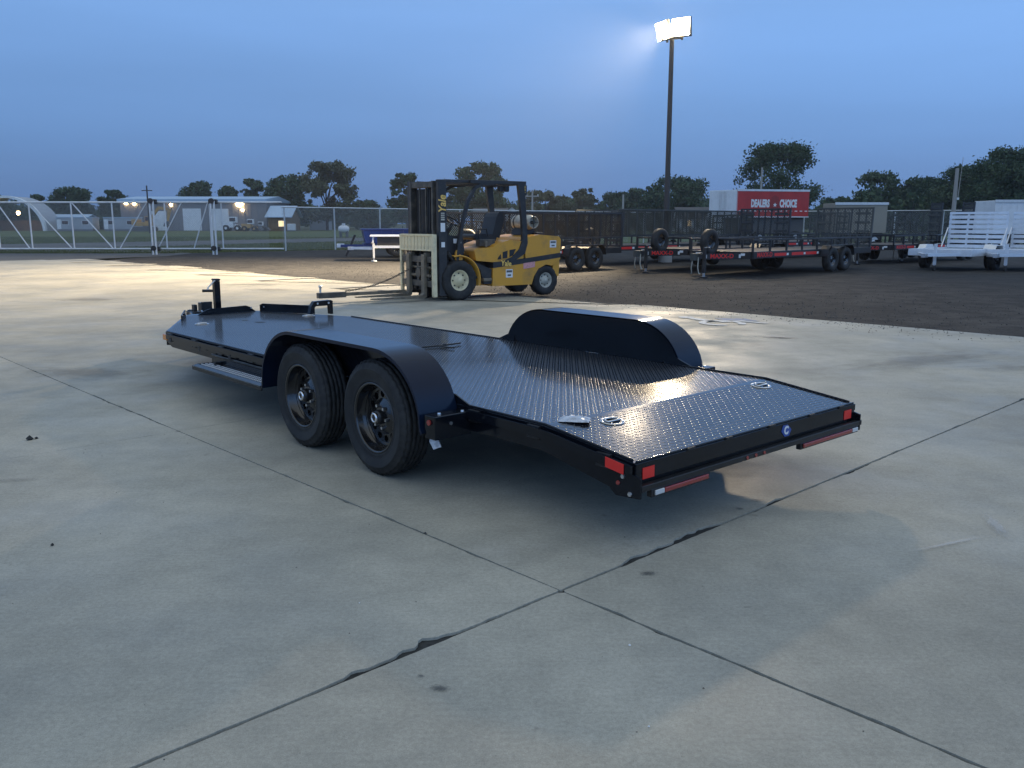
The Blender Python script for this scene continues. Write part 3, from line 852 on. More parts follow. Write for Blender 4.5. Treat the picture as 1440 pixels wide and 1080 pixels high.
# amber front markers and side step
for s in (1, -1):
    am = G().box(5.80, 5.90, min((TW + .002) * s, (TW + .02) * s), max((TW + .002) * s, (TW + .02) * s), .42, .475).obj('amber_marker_lamp', M['amber'], TR, bevel=.004)
st = G().ext([(1.05, .335), (1.18, .335), (1.225, .322), (1.225, .292), (1.215, .292), (1.212, .315), (1.17, .327), (1.05, .327)], 'x', 3.45, 4.76).obj('side_step', M['gloss_black'], TR)
G().box(3.46, 4.75, 1.045, 1.052, .337, .398).obj('step_back', M['gloss_black'], st)
G().tube([(3.46, 1.05, .402), (4.75, 1.05, .402)], .009, 8).obj('step_rail', M['glint_edge'], st)
g = G()
for k in range(44):
    x = 3.50 + k * .028
    for yy in (1.09, 1.125, 1.16):
        g.cyl((x, yy, .335), (x, yy, .340), .007, .005, 6)
gt = g.obj('grip_tread', M['zinc'], st); gt['kind'] = 'stuff'  # bright zinc on the dots stands in for their glints
G().tube([(3.46, 1.222, .322), (4.75, 1.222, .322)], .007, 8).obj('step_nosing', M['glint_edge'], st)
for x in (3.6, 4.58): G().box(x - .02, x + .02, .90, 1.10, .33, .36).obj('step_arm', M['satin_black'], st)
for x in (3.56, 4.6): G().box(x - .03, x + .05, TW + .003, TW + .010, .32, .42).obj('step_hanger', M['satin_black'], st)
for (xx, zz) in ((5.66, .44), (4.98, .43), (4.35, .425), (3.7, .42)):
    G().ext([(xx - .03, zz - .02), (xx + .02, zz - .022), (xx + .035, zz + .012), (xx - .01, zz + .022)], 'y', TW + .0335, TW + .036).obj('rail_slot', M['seat_vinyl'], TR)

# rear end
rb = G().box(-.012, .0, -TW, TW, .335, ZR - .002).obj('rear_beam', M['gloss_black'], TR, bevel=.004)
G().tube([(-.004, -TW + .01, ZR + .003), (-.004, TW - .01, ZR + .003)], .006, 8).obj('rear_edge_bead', M['gloss_black'], rb)
for yy in (.62, .30, -.10, -.52, -.86):
    G().box(-.020, .002, yy - .028, yy + .028, ZR - .004, ZR + .007).obj('ramp_slot_tab', M['tyre'], rb, bevel=.002)
bb = G().box(-.050, -.013, -TW - .03, TW, .292, .322).obj('rear_bumper_bar', M['satin_black'], TR, bevel=.003)
G().box(.002, .012, -TW + .055, TW - .055, .285, ZR - .012).obj('gap_dark_sheet', M['satin_black'], bb)  # added black sheet that makes the gap above the bumper read as shade
for s, (ya, yb) in ((1, (.50, .955)), (-1, (-1.03, -.36))):
    hb = G().box(-.046, -.016, min(ya, yb), max(ya, yb), .252, .2915).obj('tail_lamp_housing', M['satin_black'], bb, bevel=.003)
    lo, hi = min(ya, yb) + .02, max(ya, yb) - .02
    e = .07
    if s > 0: rl, cl = (lo, hi - e), (hi - e + .004, hi)
    else: rl, cl = (lo + e, hi), (lo, lo + e - .004)
    G().box(-.056, -.0465, rl[0], rl[1], .262, .286).obj('tail_lamp_lens', M['red_lens'], hb, bevel=.004)
    G().box(-.056, -.0465, cl[0], cl[1], .262, .286).obj('backup_lamp_lens', M['clear_lens'], hb, bevel=.003)
for yy in (.18, .10, .02): G().cyl((-.051, yy, .306), (-.055, yy, .306), .010, .009, 12).obj('identification_lamp', M['red_lens'], bb)
for s in (1, -1):
    ya, yb = sorted((TW * s + .002 * s, (TW + .012) * s))
    cp = G().ext([(-.05, .262), (.10, .250), (.14, .28), (.14, .36), (.05, .385), (-.05, .36)], 'y', ya, yb).obj('corner_plate', M['gloss_black'], TR, bevel=.003)
    for (xx, zz) in ((.055, .352), (.01, .275)): G().cyl((xx, (TW + .013) * s, zz), (xx, (TW + .020) * s, zz), .013, .011, 6, smooth=False).obj('bolt', M['zinc'], cp)
    G().cyl((.085, (TW + .013) * s, .315), (.085, (TW + .018) * s, .315), .012, .010, 14).obj('corner_marker_lamp', M['red_lens'], cp)
    ya, yb = sorted(((TW + .0015) * s, (TW + .0035) * s))
    G().box(.03, .12, ya, yb, .365, .420).obj('red_reflector', M['red_tape'], TR) if False else None
    yR = (TW + .0325) * s; ya, yb = sorted((yR, yR + .003 * s))
    G().ext([(.035, .368), (.150, .383), (.150, .432), (.035, .417)], 'y', ya, yb).obj('red_reflector', M['red_tape'], TR)
    ya, yb = sorted(((TW - .045) * s, (TW - .13) * s))
    G().box(-.0155, -.0125, ya, yb, .340, .395).obj('red_reflector', M['red_tape'], TR)
    G().ext([(.0, ZR - .05), (.16, dz(.16) - .06), (.16, dz(.16) - .012), (.0, ZR - .012)], 'y', min((TW + .012) * s, (TW + .031) * s), max((TW + .012) * s, (TW + .031) * s)).obj('reflector_block', M['gloss_black'], TR)
# maker's emblem on the rear beam
em = G().ext([(-.30, .378), (-.262, .410), (-.215, .412), (-.20, .378), (-.235, .345), (-.28, .345)], 'x', -.016, -.0125).obj('emblem', M['blue_sticker'], TR)
text('C', .062, M['white_sticker'], em, (-.0175, -.245, .378), (PI / 2, 0, -PI / 2), .001, .003)
# recessed tie-down rings
ring0 = None
def d_ring(x, y):
    o = node('tie_down_ring', TR, (x, y, dz(x) + .0005), (0, -math.atan((ZD - ZR) / LD) if x < LD else 0, 0))
    g = G(); n = 28; vs = []
    prof = [(1.0, .002), (.96, .0045), (.78, .0045), (.74, .0025)]
    for a, z in prof:
        for i in range(n): t = 2 * PI * i / n; vs.append((.062 * a * math.cos(t), .074 * a * math.sin(t), z))
    g.add(vs, [(j * n + i, j * n + (i + 1) % n, (j + 1) * n + (i + 1) % n, (j + 1) * n + i) for j in range(3) for i in range(n)], True)
    g.obj('flange', M['zinc'], o)
    g = G(); vs = [(.062 * .76 * math.cos(2 * PI * i / n), .074 * .76 * math.sin(2 * PI * i / n), .0022) for i in range(n)]
    g.add(vs, [tuple(range(n))]); g.obj('pan', M['gloss_black'], o)
    G().tube([(-.012, -.048, .008), (.010, -.048, .008), (.03, -.02, .008), (.03, .02, .008), (.010, .048, .008), (-.012, .048, .008), (-.012, -.048, .008)], .006, 8).obj('ring', M['zinc'], o)
    for i in range(4):
        t = PI / 4 + i * PI / 2; G().cyl((.054 * math.cos(t), .065 * math.sin(t), .004), (.054 * math.cos(t), .065 * math.sin(t), .009), .006, .005, 8).obj('rivet', M['chrome'], o)
for x, y in ((.48, .65), (.52, -.82), (6.25, .52), (6.25, -.70)): d_ring(x, y)
G().box(5.98, 6.09, -.05, .03, ZD + .0022, ZD + .0030).obj('winch_cover', M['satin_black'], TR)
G().box(6.28, 6.33, .0, .05, ZD + .0022, ZD + .0030).obj('cable_hole', M['seat_vinyl'], TR)
# loose things lying on / hanging from the trailer
def tw(x, y, z): p = t_org + Uv * x - Vv * y; return (p.x, p.y, z)
g = G(); nx, ny = 9, 7; vs = []
r = random.Random(4)
for i in range(nx):
    for j in range(ny):
        u, v = i / (nx - 1) - .5, j / (ny - 1) - .5
        k = max(0, 1 - (2 * u) ** 4) * max(0, 1 - (2 * v) ** 4)
        vs.append((u * .16 + r.uniform(-.006, .006), v * .11 + r.uniform(-.005, .005), .003 + k * (.012 + r.uniform(0, .012))))
g.add(vs, [(i * ny + j, (i + 1) * ny + j, (i + 1) * ny + j + 1, i * ny + j + 1) for i in range(nx - 1) for j in range(ny - 1)])
g.add([(-.08, -.055, .0025), (.08, -.055, .0025), (.08, .055, .0025), (-.08, .055, .0025)], [(3, 2, 1, 0)])
pk = g.obj('plastic_packet', M['plastic_bag'], loc=tw(.585, .83, dz(.585) + .003), rot=(0, 0, T_YAW + .7))
tag(pk, 'crumpled clear plastic packet lying on the black trailer deck near its rear left corner', 'packet')
g = G(); g.ext([(-.03, -.035), (.02, -.04), (.035, .01), (.012, .045), (-.02, .03)], 'y', -.004, .004); g.ext([(-.006, .04), (.006, .04), (.002, .09), (-.002, .09)], 'y', -.002, .002)
tg = g.obj('plastic_tag', M['plastic_bag'], loc=tw(1.25, 1.25, .325), rot=(.1, .3, T_YAW + .4))
tag(tg, 'small shiny plastic bag hanging below the trailer behind its rear wheel', 'bag')
g = G(); g.tube([(-.17, -.09, .012), (-.06, -.02, .014), (.05, .02, .014), (.2, .05, .012)], .007, 6); g.tube([(.05, .02, .016), (.02, .11, .012), (-.04, .17, .012)], .006, 6); g.cyl((.0, .02, .008), (.0, .02, .03), .02, .015, 8)
rd = g.obj('tie_down_strap', M['seat_vinyl'], loc=tw(3.25, -.33, ZD + .002), rot=(0, 0, T_YAW + 1.2))
tag(rd, 'thin black strap with a small buckle lying on the deck behind the left fender', 'strap')

# ================================================================== forklift
FA = math.atan2(-.572, -.82)
FK = thing('forklift', 'yellow and black forklift with cream load backrest and propane tank on its counterweight', 'forklift', (-1.03, 17.4, 0), FA)
# local: +x forward, +y left (towards the camera), origin under the near front wheel's outer face
FWID = 1.36
def fy(v): return -v          # v = distance from the near side into the truck
def fwheel(parent, x, y, r, w, rim, rimmat):
    o = node('wheel', parent, (x, y, r))
    h = w / 2
    prof = [(rim, -h * .8), (rim + .02, -h * .95), (r - .06, -h), (r - .02, -h * .9), (r, -h * .72), (r, h * .72), (r - .02, h * .9), (r - .06, h), (rim + .02, h * .95), (rim, h * .8)]
    def mod(j, i, rr): return rr - .014 if j in (3, 4, 5, 6) and i % 4 == 0 else rr
    G().lathe(prof, 48, 'y', mod=mod).obj('tyre', M['tyre'], o)
    s = 1 if y > -.6 else -1
    g = G()
    pr = [(rim + .004, h * .82), (rim - .012, h * .84), (rim - .03, h * .45), (rim * .62, h * .40), (rim * .55, h * .62), (rim * .36, h * .66), (rim * .30, h * .80), (0, h * .80)]
    if s < 0: pr = [(a, -b) for a, b in pr][::-1]
    g.lathe(pr, 36, 'y'); 
    rim_o = g.obj('rim', rimmat, o)
    for k in range(8):
        t = 2 * PI * k / 8
        G().cyl((rim * .68 * math.cos(t), s * h * .40, rim * .68 * math.sin(t)), (rim * .68 * math.cos(t), s * h * .56, rim * .68 * math.sin(t)), .016, .014, 6, smooth=False).obj('lug_nut', M['mast_grime'], rim_o)
fwheel(FK, 0, -.13, .40, .27, .205, M['cream']); fwheel(FK, 0, -FWID + .13, .40, .27, .205, M['cream'])
fwheel(FK, -2.2, -.18, .325, .22, .16, M['tank']); fwheel(FK, -2.2, -FWID + .18, .325, .22, .16, M['tank'])
# chassis: lower yellow body with stripe, hood and counterweight
yn, yf = -.05, -FWID + .05
G().ext([(-.80, .25), (-1.80, .25), (-1.86, .42), (-1.98, .58), (-2.18, .66), (-2.34, .63), (-2.50, .74), (-2.56, .76), (-2.56, .60), (-2.56, .79), (-1.64, .69), (-.82, .60)][:8] + [(-2.56, .80), (-1.64, .70), (-.82, .62)], 'y', yf, yn).obj('lower_body', M['yellow'], FK, bevel=.015)
G().ext([(-2.36, .40), (-2.54, .40), (-2.56, .745), (-2.40, .72)], 'y', yf + .05, yn - .03).obj('tail_skirt', M['yellow'], FK, bevel=.01)
G().ext([(-.82, .62), (-1.64, .70), (-2.56, .80), (-2.56, .90), (-1.64, .80), (-1.2, .755), (-.82, .735)], 'y', yf - .004, yn + .004).obj('body_stripe', M['fork_black'], FK, bevel=.006)
G().ext([(-1.64, .802), (-2.56, .902), (-2.575, 1.18), (-2.52, 1.25), (-2.0, 1.29), (-1.70, 1.24), (-1.62, 1.18)], 'y', yf, yn).obj('counterweight', M['yellow'], FK, bevel=.03)
G().ext([(-.42, .78), (-.82, .74), (-1.2, .757), (-1.60, .80), (-1.60, 1.15), (-1.25, 1.19), (-.92, 1.10), (-.84, 1.04), (-.42, 1.02), (-.38, .98)], 'y', yf + .02, yn - .02).obj('hood', M['yellow'], FK, bevel=.03)
for pts in ([(-1.03, .80), (-.94, .79), (-.955, .83), (-1.02, .90)], [(-1.07, .81), (-1.18, .82), (-1.19, .97), (-1.07, .94)], [(-1.24, .84), (-1.33, .87), (-1.40, 1.0), (-1.24, .98)]):
    G().ext(pts, 'y', yn - .0195, yn - .012).obj('vent', M['seat_vinyl'], FK)
# step, floor, fender, cowl
G().box(-.80, -.32, yf, yn - .06, .42, .47).obj('step_plate', M['fork_black'], FK)
G().box(-.78, -.58, yn - .08, yn + .02, .36, .42).obj('foot_step', M['rust_steel'], FK, bevel=.006)
G().box(-.80, -.40, yf + .1, yn - .25, .47, .98).obj('footwell', M['seat_vinyl'], FK)
G().ext([(-.42, .74), (-.80, .60), (-.80, .30), (-.62, .30), (-.52, .60), (-.40, .70)], 'y', yf + .05, yn - .03).obj('side_skirt', M['fork_black'], FK)
g = G(); n = 14; vs = []
for y in (yn + .03, yn - .25):
    for rr in (.50, .475):
        for i in range(n + 1):
            t = R(112 + (205 - 112) * i / n) if False else R(75 + (195 - 75) * i / n); vs.append((rr * math.cos(t), y, .40 + rr * math.sin(t)))
m_ = n + 1; fs = []
for i in range(n):
    fs += [(i, i + 1, 2 * m_ + i + 1, 2 * m_ + i), (m_ + i + 1, m_ + i, 3 * m_ + i, 3 * m_ + i + 1), (m_ + i, m_ + i + 1, i + 1, i)]
g.add(vs, fs, True); g.obj('front_fender', M['yellow'], FK)
copy_part(FK.children[-1], FK, (0, -FWID + .28, 0))
G().ext([(.30, .70), (-.12, .72), (-.22, .98), (-.18, 1.26), (.22, 1.30), (.32, 1.05)], 'y', yf + .12, yn - .14).obj('cowl', M['seat_vinyl'], FK, bevel=.02)
G().box(-.14, .04, yn - .139, yn - .132, 1.13, 1.22).obj('decal', M['white_sticker'], FK)
G().ext([(-.10, .80), (.06, .80), (.06, .94), (.03, 1.0), (-.02, 1.0), (-.03, .92), (-.10, .88)], 'y', yn - .06, yn - .02).obj('lift_hook', M['yellow'], FK, bevel=.01)
G().tube([(-.02, -.62, 1.24), (-.20, -.62, 1.52)], .035, 10).obj('steering_column', M['seat_vinyl'], FK)
g = G(); c = Vector((-.22, -.62, 1.56)); ax = Vector((-.55, 0, .83)).normalized(); e1 = Vector((0, 1, 0)); e2 = ax.cross(e1)
g.tube([c + (e1 * math.cos(2 * PI * i / 24) + e2 * math.sin(2 * PI * i / 24)) * .17 for i in range(24)], .016, 8, True)
for i in range(3): g.bar(c, c + (e1 * math.cos(2.1 * i + .4) + e2 * math.sin(2.1 * i + .4)) * .165, .02, .012)
g.obj('steering_wheel', M['seat_vinyl'], FK)
G().tube([(.05, -.40, 1.24), (.02, -.38, 1.38), (-.06, -.36, 1.50)], .012, 6).obj('lever', M['seat_vinyl'], FK)
G().tube([(.02, -.44, 1.24), (.0, -.44, 1.36), (-.05, -.42, 1.46)], .012, 6).obj('lever', M['seat_vinyl'], FK)
g = G(); g.tube([(.22, -.25, 1.24), (.14, -.25, 1.42), (-.02, -.26, 1.50), (-.1, -.3, 1.5)], .012, 6); g.obj('hydraulic_hose', M['seat_vinyl'], FK)
# seat
G().ext([(-.62, 1.20), (-1.14, 1.14), (-1.18, 1.26), (-1.05, 1.30), (-.66, 1.31), (-.60, 1.27)], 'y', -.92, -.44).obj('seat', M['seat_vinyl'], FK, bevel=.03)
G().ext([(-1.06, 1.26), (-1.24, 1.22), (-1.36, 1.60), (-1.34, 1.74), (-1.24, 1.76), (-1.17, 1.66)], 'y', -.92, -.44).obj('seat_back', M['seat_vinyl'], FK, bevel=.04)
G().box(-.62, -1.0, -.40, -.24, 1.06, 1.20).obj('battery_box', M['mast_grime'], FK, bevel=.01)
G().tube([(-.68, -.36, 1.22), (-.66, -.36, 1.40), (-.86, -.36, 1.41), (-.90, -.36, 1.26)], .018, 8).obj('armrest', M['seat_vinyl'], FK)
# bottle-like fitting by the hood
G().cyl((-.72, -.16, 1.05), (-.72, -.16, 1.17), .035, .03, 10).obj('fuel_cap', M['rust_steel'], FK)
# overhead guard
for yy in (yn - .05, yf + .05):
    pts = [(.02, yy, .80), (-.02, yy, 1.10), (-.14, yy, 1.60), (-.26, yy, 1.98), (-.42, yy, 2.22), (-.60, yy, 2.30), (-.9, yy, 2.32)]
    g = G()
    for a, b in zip(pts[:-1], pts[1:]): g.bar(a, b, .06, .07, (0, 1, 0))
    g.obj('front_pillar', M['fork_black'], FK)
    ya, yb = yy - .035, yy + .035
    G().ext([(-1.44, 2.31), (-1.60, 2.31), (-1.66, 1.60), (-1.69, 1.12), (-1.62, .90), (-1.36, .76), (-.98, .735), (-1.30, .84), (-1.48, 1.0), (-1.56, 1.2), (-1.54, 1.6)], 'y', ya + .02 if yy > -.5 else ya, yb + .022 if yy > -.5 else yb).obj('rear_pillar', M['fork_black'], FK, bevel=.008)
g = G(); g.box(-1.66, -.3, yn - .09, yn - .01, 2.30, 2.375); g.box(-1.66, -.3, yf + .01, yf + .09, 2.30, 2.375); g.box(-1.66, -1.58, yf + .09, yn - .09, 2.30, 2.375); g.box(-.36, -.28, yf + .09, yn - .09, 2.30, 2.375)
g.box(-.3, .26, yn - .12, yn - .06, 2.31, 2.37); g.box(-.3, .26, yf + .06, yf + .12, 2.31, 2.37)
gd = g.obj('overhead_guard', M['fork_black'], FK, bevel=.008)
for k in range(7):
    y = yf + .18 + k * .165
    G().box(-1.58, -.36, y - .015, y + .015, 2.305, 2.36).obj('guard_bar', M['fork_black'], gd)
G().box(-1.675, -1.50, yn - .085, yn - .003, 2.09, 2.299).obj('rear_lamp_box', M['fork_black'], FK, bevel=.01)
text('Yale', .09, M['letter_gold'], FK, (-1.60, yn - .0, 2.20), (PI / 2, -PI / 2, PI), .002, .002)
for k in range(2): G().box(-1.16 - k * .14, -1.05 - k * .14, yn - .2, yn - .1, 2.16, 2.28).obj('work_lamp', M['seat_vinyl'], FK, bevel=.02)
# mast: outer and inner channels, cylinders, crossbars, chains
for v, nm in ((-.10, 0), (-FWID + .10, 0)):
    sgn = 1 if v > -.6 else -1
    G().box(.27, .45, v - .05, v + .05, .10, 2.36).obj('mast_channel', M['fork_black'], FK, bevel=.006)
    G().box(.35, .49, v - .14 * sgn - .03, v - .14 * sgn + .03, .16, 2.34).obj('inner_mast_channel', M['mast_grime'], FK, bevel=.005)
    G().cyl((.31, v - .22 * sgn, .2), (.31, v - .22 * sgn, 2.2), .04, .04, 12).obj('lift_cylinder', M['mast_grime'], FK)
    G().cyl((.24, v, .95), (-.10, v - .1 * sgn, .62), .045, .045, 10).obj('tilt_cylinder', M['fork_black'], FK)
for z in (.45, 2.28): G().box(.27, .34, -FWID + .15, -.15, z - .06, z + .06).obj('mast_crossbar', M['fork_black'], FK, bevel=.006)
G().box(.37, .48, -FWID + .28, -.28, 2.22, 2.33).obj('mast_crossbar', M['mast_grime'], FK, bevel=.006)
for v in (-.55, -.80): G().box(.43, .455, v - .015, v + .015, .6, 2.25).obj('lift_chain', M['mast_grime'], FK)
G().box(.345, .39, -1.06, -.30, .95, 2.2).obj('hose_panel', M['seat_vinyl'], FK, bevel=.02)
tx = text('Yale', .23, M['letter_gold'], FK, (.36, -.0475, 1.89), (PI / 2, -PI / 2, PI), .002, .005, .85, shear=.2)
for zz in (1.58, 1.62, 1.66, 1.70): G().box(.32, .40, -.0485, -.046, zz, zz + .028).obj('caution_stripe', M['tank'], FK)
G().box(.31, .41, -.0485, -.046, 1.36, 1.53).obj('decal', M['white_sticker'], FK)
G().box(.32, .40, -.0485, -.046, 1.06, 1.16).obj('decal', M['white_sticker'], FK)
for k in range(3): G().tube([(.40, -.45 - k * .07, .7), (.42, -.45 - k * .07, 1.5), (.41, -.46 - k * .07, 2.18), (.36, -.47 - k * .07, 2.24), (.33, -.47 - k * .07, 2.1)], .016, 6).obj('hydraulic_hose', M['seat_vinyl'], FK)
G().tube([(.20, -.30, .86), (.05, -.28, .80), (-.05, -.30, .70)], .018, 6).obj('hydraulic_hose', M['seat_vinyl'], FK)
# carriage, backrest, forks
CX = .60
for z in (.34, .82): G().box(CX - .06, CX, -FWID + .0, .0, z - .06, z + .06).obj('carriage_bar', M['mast_grime'], FK, bevel=.006)
g = G()
for v in (-.35, -.68, -1.0): g.box(CX - .06, CX - .015, v - .04, v + .04, .40, .76)
g.obj('carriage_plate', M['mast_grime'], FK)
br = node('load_backrest', FK)
G().box(CX - .055, CX + .03, -.055, .03, .09, 1.31).obj('upright', M['cream'], br, bevel=.012)
G().box(CX - .05, CX + .02, -FWID - .03, -FWID + .04, .09, 1.31).obj('upright', M['cream'], br, bevel=.012)
G().box(CX - .04, CX + .03, -FWID + .04, -.055, 1.27, 1.315).obj('top_bar', M['cream'], br, bevel=.01)
G().box(CX - .04, CX + .03, -FWID + .04, -.055, .985, 1.02).obj('lower_bar', M['cream'], br, bevel=.008)
nb = 9; y0, y1 = -FWID + .04, -.055
first = None; wv = (y1 - y0) / nb
for k in range(nb):
    if first is None: first = G().box(CX - .02, CX + .012, 0, wv - .018, 1.02, 1.27).obj('slat', M['cream'], br, loc=(0, y0 + .009, 0))
    else: copy_part(first, br, (0, y0 + .009 + k * wv, 0))
G().box(CX - .05, CX - .03, y0, y1, 1.02, 1.27).obj('back_sheet', M['cream'], br)
def fork(v, ln):
    o = G().ext([(CX + .002, .09), (CX + .06, .055), (CX + ln, .075), (CX + ln, .095), (CX + .10, .115), (CX + .06, .16), (CX + .055, .92), (CX + .002, .92)], 'y', v - .065, v + .065).obj('fork', M['rust_steel'], FK, bevel=.005)
    G().box(CX - .09, CX + .0, v - .05, v + .05, .88, .95).obj('fork_hook', M['rust_steel'], o, bevel=.006)
fork(-.36, 1.18); fork(-.98, 1.22)
G().cyl((CX - .01, -.60, .55), (CX + .03, -.60, .55), .10, .10, 14).obj('side_shift_cylinder', M['mast_grime'], FK)
g = G(); g.cyl((CX - .02, -.2, .50), (CX - .02, -1.15, .50), .03, .03, 10); g.cyl((CX - .04, -.2, .66), (CX - .04, -1.15, .66), .022, .022, 8); g.obj('side_shift_rod', M['rust_steel'], FK)
for k in range(3): G().box(CX - .12, CX - .07, -.55 - k * .2, -.45 - k * .2, .2, .9).obj('carriage_roller', M['seat_vinyl'], FK, bevel=.01)
# propane tank lying across the counterweight
tk = G()
pr = [(0, -.36), (.08, -.355), (.125, -.335), (.150, -.30), (.156, -.26), (.156, .16), (.150, .20), (.125, .235), (.06, .25), (0, .25)]
tk.lathe(pr, 32, 'y', (-2.02, -.62, 1.545)); tk_o = tk.obj('propane_tank', M['tank'], FK)
G().lathe([(.128, .20), (.128, .34), (.118, .345), (.118, .20)], 28, 'y', (-2.02, -.62, 1.545)).obj('tank_collar', M['tank'], tk_o)
for q in (0, PI / 2): G().bar((-2.02 + .12 * math.cos(q), -.29, 1.545 + .12 * math.sin(q)), (-2.02 - .12 * math.cos(q), -.29, 1.545 - .12 * math.sin(q)), .02, .02, (0, 1, 0)).obj('collar_spoke', M['mast_grime'], tk_o)
G().cyl((-2.02, -.38, 1.545), (-2.02, -.26, 1.545), .035, .03, 12).obj('tank_valve', M['mast_grime'], tk_o)
for y in (-.82, -.50): G().lathe([(.162, -.02), (.166, -.018), (.166, .018), (.162, .02)], 28, 'y', (-2.02, y, 1.545)).obj('tank_strap', M['mast_grime'], tk_o)
G().ext([(-1.86, 1.28), (-2.20, 1.27), (-2.13, 1.42), (-2.02, 1.385), (-1.91, 1.42)], 'y', -.9, -.46).obj('tank_cradle', M['seat_vinyl'], FK)
G().box(-2.28, -2.12, -.5, -.3, 1.272, 1.33).obj('cradle_foot', M['seat_vinyl'], FK, bevel=.01)
# decals and lettering
text('Yale', .15, M['letter_gold'], FK, (-1.14, yn + .011, .705), (PI / 2, 0, PI + .0), .002, .004, 1.0).rotation_euler = (PI / 2, R(4), PI)
for x, z, w, h in ((-1.22, .50, .17, .17), (-2.36, 1.09, .17, .15)):
    d = G().box(x - w / 2, x + w / 2, yn + .001, yn + .004, z - h / 2, z + h / 2).obj('decal', M['white_sticker'], FK)
    G().box(x - w * .4, x + w * .4, yn + .0042, yn + .006, z + h * .12, z + h * .38).obj('decal_print', M['machine_grey'], d)
    G().box(x - w * .25, x + w * .25, yn + .0042, yn + .006, z - h * .32, z - h * .12).obj('decal_print', M['machine_grey'], d)
G().ext([(-1.58, .58), (-1.88, .615), (-1.88, .73), (-1.58, .70)], 'y', yn + .0045, yn + .007).obj('decal', M['pink_sticker'], FK)
text('MAXIMUM', .05, M['red_tape'], FK, (-1.73, yn + .008, .66), (PI / 2, R(5), PI), .0005) if False else None

# towing boom on the far fork with a chain back to the carriage
def fw(x, y, z):
    p = Matrix.Rotation(FA, 3, 'Z') @ Vector((x, y, 0)); return (FK.location.x + p.x, FK.location.y + p.y, z)
g = G(); bo = thing('towing_boom', 'rusty steel towing boom lying over the far fork with a hitch pin at its tip', 'boom', fw(CX, -.98, 0), FA)
g.box(.12, 1.75, -.05, .05, .125, .19); g.obj('beam', M['rust_steel'], bo, bevel=.006)
G().box(1.45, 2.02, -.065, .065, .10, .205).obj('tip_sleeve', M['mast_grime'], bo, bevel=.008)
G().cyl((1.96, 0, .205), (1.96, 0, .29), .022, .022, 10).obj('hitch_pin', M['zinc'], bo)
G().lathe([(0, .36), (.03, .345), (.035, .315), (.025, .295), (0, .29)][::-1], 14, 'z', (1.96, 0, 0)).obj('hitch_ball', M['zinc'], bo)
ch = thing('chain', 'sagging steel chain from the boom tip up to the forklift carriage', 'chain', fw(CX, -.98, 0), FA)
g = G(); n = 44; first = None
p0, p1 = Vector((1.45, .02, .22)), Vector((.0, .12, .66))
for k in range(n):
    t = (k + .5) / n; p = p0.lerp(p1, t); p.z -= .16 * 4 * t * (1 - t) * .55
    d = (p1 - p0); d.z += -.35 * (1 - 2 * t); 
    if first is None:
        q = G(); q.tube([(.019 * math.cos(2 * PI * i / 10) * 1.25, .014 * math.sin(2 * PI * i / 10), 0) for i in range(10)], .0065, 5, True)
        first = q.obj('chain_link', M['mast_grime'], ch)
        o = first
    else: o = copy_part(first, ch)
    o.location = p; o.rotation_euler = (PI / 2 * (k % 2), -math.atan2(d.z, -math.hypot(d.x, d.y)) + PI, math.atan2(d.y, d.x) )
    o.rotation_euler = d.to_track_quat('X', 'Z').to_euler() if k % 2 else (d.to_track_quat('X', 'Y')).to_euler()

# ================================================================== lamp post
LP = thing('lamp_post', 'tall brown lamp post with two lit floodlights at its top', 'lamp post', (6.12, 35.0, 0))
G().cyl((0, 0, 0), (0, 0, .5), .28, .28, 20).obj('base', M['util_pole'], LP)
G().cyl((0, 0, .5), (0, 0, 8.42), .115, .085, 16).obj('pole', M['pole'], LP)
G().bar((-.42, .0, 8.44), (.42, .0, 8.52), .08, .08).obj('cross_arm', M['pole'], LP)
for k, (sx, yaw) in enumerate(((-.34, R(-65)), (.34, R(-31)))):
    # floodlight head: local -y faces out
    h = node('floodlight', LP, (sx, -.02, 8.76 + .13 * k), (R(20 if k == 0 else 8), 0, yaw))
    G().ext([(-.10, -.33), (.12, -.36), (.12, .34), (-.02, .34)], 'x', -.37, .37).obj('housing', M['housing'], h, bevel=.02)
    G().add([(-.35, -.106, -.31), (.35, -.106, -.31), (.35, -.028, .32), (-.35, -.028, .32)], [(0, 1, 2, 3)]).obj('lens', M['lens_hot'], h)
    G().box(-.03, .03, .02, .08, -.46, -.365).obj('knuckle', M['pole'], h)
    li = bpy.data.lights.new('floodlight_bulb', 'AREA'); li.shape = 'RECTANGLE'; li.size = .68; li.size_y = .56
    li.energy = LAMP_POWER[1 - k]; li.color = (1.0, .80, .54); li.spread = R(87 if k == 0 else 125)
    lo = bpy.data.objects.new('floodlight_bulb', li); COL.objects.link(lo); lo.parent = h
    lo.location = (0, -.125, .0); lo.rotation_euler = (R(-90) + .16, 0, 0)

# ================================================================== chain-link fence and sliding gate
def chain_link(name, x0, x1, z0, z1, parent, pitch=.09, r=.0035, mname='wire'):
    g = G(); H = z1 - z0
    k = int((x1 - x0 + H) / pitch)
    for s in (1, -1):
        for i in range(k):
            a = x0 - H + i * pitch; b = a + H
            u0, u1 = max(a, x0), min(b, x1)
            if u1 - u0 < .02: continue
            za, zb = z0 + (u0 - a), z0 + (u1 - a)
            if s < 0: za, zb = z1 - (u0 - a), z1 - (u1 - a)
            y = .004 * s
            d = Vector((u1 - u0, zb - za)).normalized(); px, pz = -d.y * r, d.x * r
            g.add([(u0 + px, y, za + pz), (u0 - px, y, za - pz), (u0, y + r * 1.5, za), (u1 + px, y, zb + pz), (u1 - px, y, zb - pz), (u1, y + r * 1.5, zb)], [(0, 1, 4, 3), (1, 2, 5, 4), (2, 0, 3, 5)])
    o = g.obj(name, M[mname], parent); o['kind'] = 'stuff'; return o
